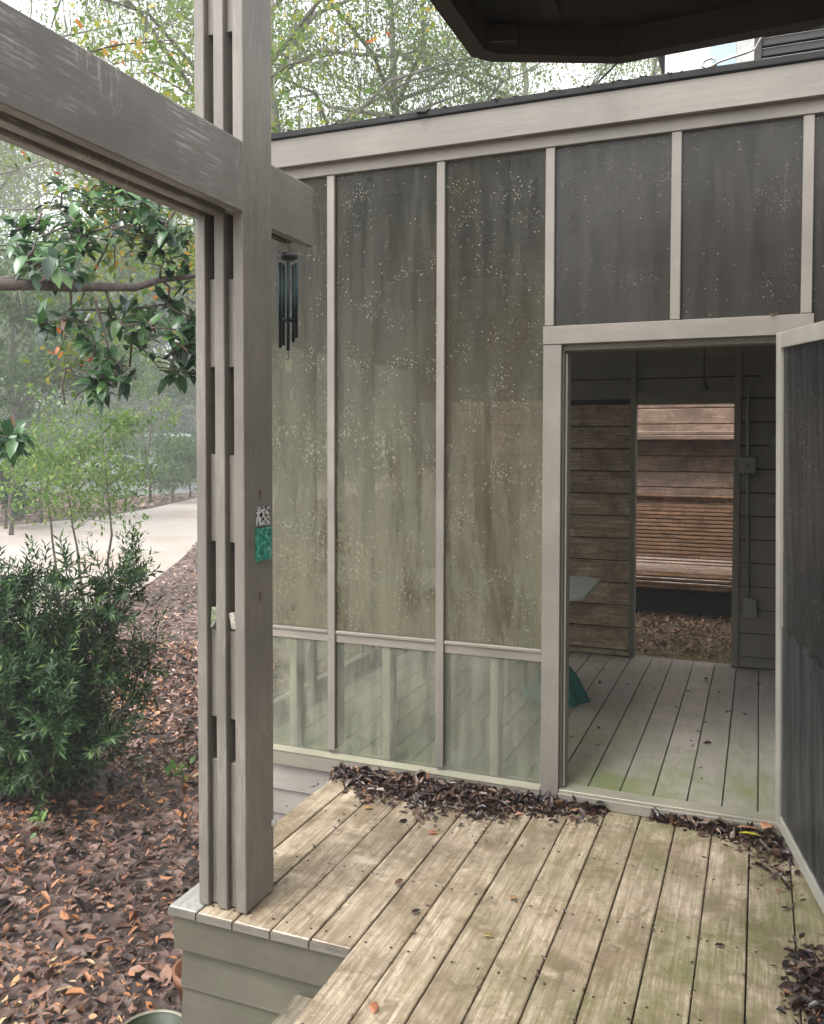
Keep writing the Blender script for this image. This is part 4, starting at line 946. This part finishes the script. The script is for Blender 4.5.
# magnolia limb reaching in from the left ------------------------------
mg = empty('magnolia_tree', (-5.6, 2.2, GZ), 'magnolia with large glossy dark leaves reaching in over the driveway', 'tree')
bx = BX()
B0 = Vector((-5.75, 2.35, 2.1)); bx.tube([(-5.8, 2.2, GZ-.05), (-5.78, 2.25, .8), B0, (-5.6, 2.5, 3.6), (-5.5, 2.4, 5.2)], [.13, .11, .095, .06, .02], 10)
br = [B0]+[Vector(Dp(px, py, d)) for px, py, d in ((-60, 283, 4.3), (0, 285, 4.4), (35, 285, 4.5), (70, 287, 4.6), (105, 287, 4.7), (135, 288, 4.75), (160, 280, 4.8), (190, 277, 4.85), (235, 262, 5.0))]
bx.tube(br, [.06, .034, .030, .029, .027, .024, .021, .017, .013, .006], 9)
ros = [(70, 215, 0), (95, 200, .2), (120, 195, 0), (150, 205, -.2), (172, 222, .1), (40, 238, .1), (28, 258, 0), (55, 262, -.2), (88, 245, 0), (112, 232, -.1), (140, 235, .2), (165, 255, 0), (185, 238, .1), (60, 192, .3), (35, 215, .3), (20, 225, .1),
       (75, 262, .0), (60, 315, .2), (90, 322, 0), (116, 316, .1), (148, 322, 0), (165, 312, .1), (178, 330, 0), (190, 318, -.1), (150, 338, .1), (186, 345, 0), (125, 330, .2), (100, 380, 0), (118, 372, .1), (90, 390, 0), (112, 358, .1), (8, 435, 0), (14, 428, .1),
       (130, 178, .2), (100, 175, .3), (160, 185, 0), (185, 200, .1), (45, 320, .2), (180, 272, .1), (195, 365, 0), (75, 235, .2), (130, 215, .2)]
PP, DD, UU, LL, RR = [], [], [], [], []
netw = list(br[1:])
ros = [(a_+rng.normal(0, 12), b_+rng.normal(0, 10), c_+.12) for a_, b_, c_ in ros if b_ < 290]+[(a_+rng.normal(0, 8), b_+rng.normal(0, 8), c_+.1) for a_, b_, c_ in ros if b_ > 300]+ros
ros.sort(key=lambda q_: abs(q_[1]-287))
for (px, py, dd_) in ros:
    c_ = Vector(Dp(px+rng.normal(0, 3), py+rng.normal(0, 3), 4.6+dd_+rng.normal(0, .12)+(px-100)*.003))
    if py > 400: nb = Vector(Dp(-30, 420, 4.5))
    else: nb = min(netw, key=lambda q_: (q_-c_).length)
    netw.append(c_)
    m_ = nb.lerp(c_, .5)+Vector(rng.normal(0, .03, 3))-Vector((0, 0, .02)); bx.tube([nb, m_, c_], [.008, .006, .0035], 5)
    ax = ((c_-m_).normalized()*.5+Vector((.25, -.55, .35))).normalized(); k_ = rng.integers(11, 16)
    for k in range(k_):
        an = 2.4*k+rng.uniform(-.3, .3); pr = ax.cross(Vector((.3, .2, 1))).normalized(); p2 = ax.cross(pr)
        d = (pr*math.cos(an)+p2*math.sin(an))*.9+ax*rng.uniform(.1, .8)-Vector((0, 0, .10))
        PP.append(c_-ax*.10*rng.random()+Vector(rng.normal(0, .015, 3))); DD.append(d); UU.append(ax*.5+Vector((0, 0, 1))); LL.append(rng.uniform(.075, .135)); RR.append(rng.random()*.9 if rng.random() > .012 else 1)
bx.tube([Dp(95, 300, 4.7), Dp(108, 345, 4.68), Dp(106, 375, 4.65)], [.009, .006, .004], 6)
bx.tube([Dp(140, 345, 4.8), Dp(158, 367, 4.8), Dp(195, 372, 4.8)], [.005, .005, .003], 5); bx.tube([Dp(66, 368, 4.7), Dp(62, 385, 4.7), Dp(65, 405, 4.7)], [.006, .006, .003], 5)
bx.tube([br[1], Dp(-20, 420, 4.5), Dp(8, 435, 4.5)], [.012, .008, .004], 5)
bx.build('trunk', bark('magnolia_bark', (.07, .05, .045), (.18, .14, .13)), mg)
n = len(PP); LL = arr(LL)
M['magnolia'] = leafmat('magnolia_leaves', [(0, (.010, .032, .016)), (.5, (.05, .125, .045)), (.85, (.12, .23, .075)), (.95, (.16, .24, .06)), (1, (.20, .085, .04))], .25, .2, .6)
link('crown', leaves_mesh('crown', arr(PP), arr(DD), arr(UU), LL, LL*rng.uniform(.42, .56, n), arr(RR), rng.uniform(.1, .45, n), .12), M['magnolia'], mg)
# oak twigs with small light leaves hanging among the magnolia
ok = empty('young_oak', (-6.2, 3.3, GZ), 'young oak with small olive and rusty leaves mixed into the magnolia', 'tree')
bx = BX(); b0 = Vector((-6.2, 3.3, GZ-.05)); t0 = Vector(Dp(-40, 100, 5.2)); bx.tube([b0, b0.lerp(t0, .5)+Vector((.1, 0, 0)), t0], [.06, .045, .02], 8)
PP, DD, LL, RR = [], [], [], []
for (x0, y0, x1, y1, m_) in ((-40, 100, 60, 60, 60), (-40, 120, 110, 150, 90), (20, 110, 130, 230, 150), (110, 150, 115, 270, 120), (60, 60, 175, 40, 120), (110, 150, 185, 110, 140), (115, 230, 60, 350, 110), (60, 350, 72, 372, 60), (130, 230, 188, 225, 110), (80, 150, 190, 180, 110)):
    p0, p1 = Vector(Dp(x0, y0, 5.1)), Vector(Dp(x1, y1, 5.0)); bx.tube([p0, p0.lerp(p1, .5)+Vector((0, 0, .03)), p1], [.008, .006, .003], 5)
    for k in range(m_):
        q_ = p0.lerp(p1, rng.random())+Vector(rng.normal(0, .085, 3)); PP.append(q_); DD.append(rng.normal(0, 1, 3)); LL.append(rng.uniform(.035, .07)); RR.append(rng.random())
bx.build('trunk', BARK, ok); n = len(PP)
link('crown', leaves_mesh('crown', arr(PP), arr(DD), np.tile([0, 0, 1.], (n, 1))+rng.normal(0, .5, (n, 3)), arr(LL), arr(LL)*.5, arr(RR), .2, .1), M['autumn'], ok)

# ================================================================== FAR SIDE OF THE DRIVEWAY
x, y = at(150, 44)
gp = empty('gate_post', (x, y, GZ), 'white square gate post beyond the driveway', 'post')
M['white'] = plain('white_paint', (.75, .76, .76), .5, var=.05)
bx = BX(); bx.box(x-.13, x+.13, y-.13, y+.13, GZ, .72, .01); bx.build('shaft', M['white'], gp); bx = BX(); bx.box(x-.18, x+.18, y-.18, y+.18, .722, .80, .02); bx.build('cap', M['white'], gp)
x, y = at(122, 50)
car = empty('parked_car', (x, y, GZ), 'white car parked beyond the street, faint in the mist', 'car', rz=R(35))
def carpart(name, bx_, mat): o = bx_.build(name, mat, None); o.parent = car; return o
bx = BX(); side = [(-2.1, .35), (2.1, .35), (2.15, .75), (1.9, .9), (1.0, 1.0), (.5, 1.4), (-1.2, 1.45), (-1.8, 1.0), (-2.15, .9)]
bx.poly([(a_, -.85, z_) for a_, z_ in side], (0, 1.7, 0), bev=.06); carpart('body', bx, M['white'])
M['cglass'] = plain('dark_glass', (.03, .035, .04), .1)
bx = BX(); wn_ = [(.85, 1.02), (.45, 1.34), (-1.15, 1.38), (-1.6, 1.02)]; bx.poly([(a_, -.862, z_) for a_, z_ in wn_], (0, .01, 0)); bx.poly([(a_, .852, z_) for a_, z_ in wn_], (0, .01, 0)); carpart('window', bx, M['cglass'])
for a_ in (-1.35, 1.35):
    for s_ in (-.88, .72):
        bx = BX(); bx.tube([(a_, s_, .33), (a_, s_+.16, .33)], .33, 20); carpart('wheel', bx, M['black'])
x, y = at(215, 82)
hs_ = empty('far_house', (x, y, GZ), 'pale grey house barely visible through the mist', 'house', rz=R(25))
def hp(name, bx_, mat): o = bx_.build(name, mat, None); o.parent = hs_; return o
M['hwall'] = plain('pale_grey_siding', (.42, .43, .44), .7, var=.1, scale=2)
bx = BX(); bx.box(-6, 6, -4, 4, 0, 3.1, .02); hp('wall', bx, M['hwall'])
bx = BX(); bx.poly([(-6.5, -4.6, 3.11), (-6.5, 4.6, 3.11), (-6.5, 0, 5.3)], (13, 0, 0)); hp('roof', bx, M['roofing'])
for a_ in (-4, -1.6, 3.4): bx = BX(); bx.box(a_-.5, a_+.5, -4.05, -4.005, 1, 2.4, .01); hp('window', bx, M['cglass'])
bx = BX(); bx.box(.6, 1.5, -4.05, -4.005, .2, 2.2, .01); hp('door', bx, M['white'])
for a_ in (-5.6, -2.8, 0, 2.8, 5.6): bx = BX(); bx.box(a_-.1, a_+.1, -5.6, -5.4, 0, 2.7, .01); hp('porch_column', bx, M['white'])
bx = BX(); bx.box(-6.2, 6.2, -5.8, -4.01, 2.72, 2.9, .02); hp('porch_roof', bx, M['white'])

# ================================================================== RAIN MIST
bm = bmesh.new(); bmesh.ops.create_cube(bm, size=1)
for v in bm.verts: v.co = Vector((-20+v.co.x*170, 45+v.co.y*150, 0)) + Vector((0, 0, (GZ-1) if v.co.z < 0 else 30))
hz = finish(bm, 'haze', None); tag(hz, kind='stuff')
mh = bpy.data.materials.new('rain_mist'); mh.use_nodes = True; mh.node_tree.nodes.clear()
o_ = mh.node_tree.nodes.new('ShaderNodeOutputMaterial'); pv = mh.node_tree.nodes.new('ShaderNodeVolumePrincipled')
pv.inputs['Color'].default_value = (.88, .92, .90, 1); pv.inputs['Density'].default_value = .005
mh.node_tree.links.new(pv.outputs[0], o_.inputs['Volume']); hz.data.materials.append(mh)
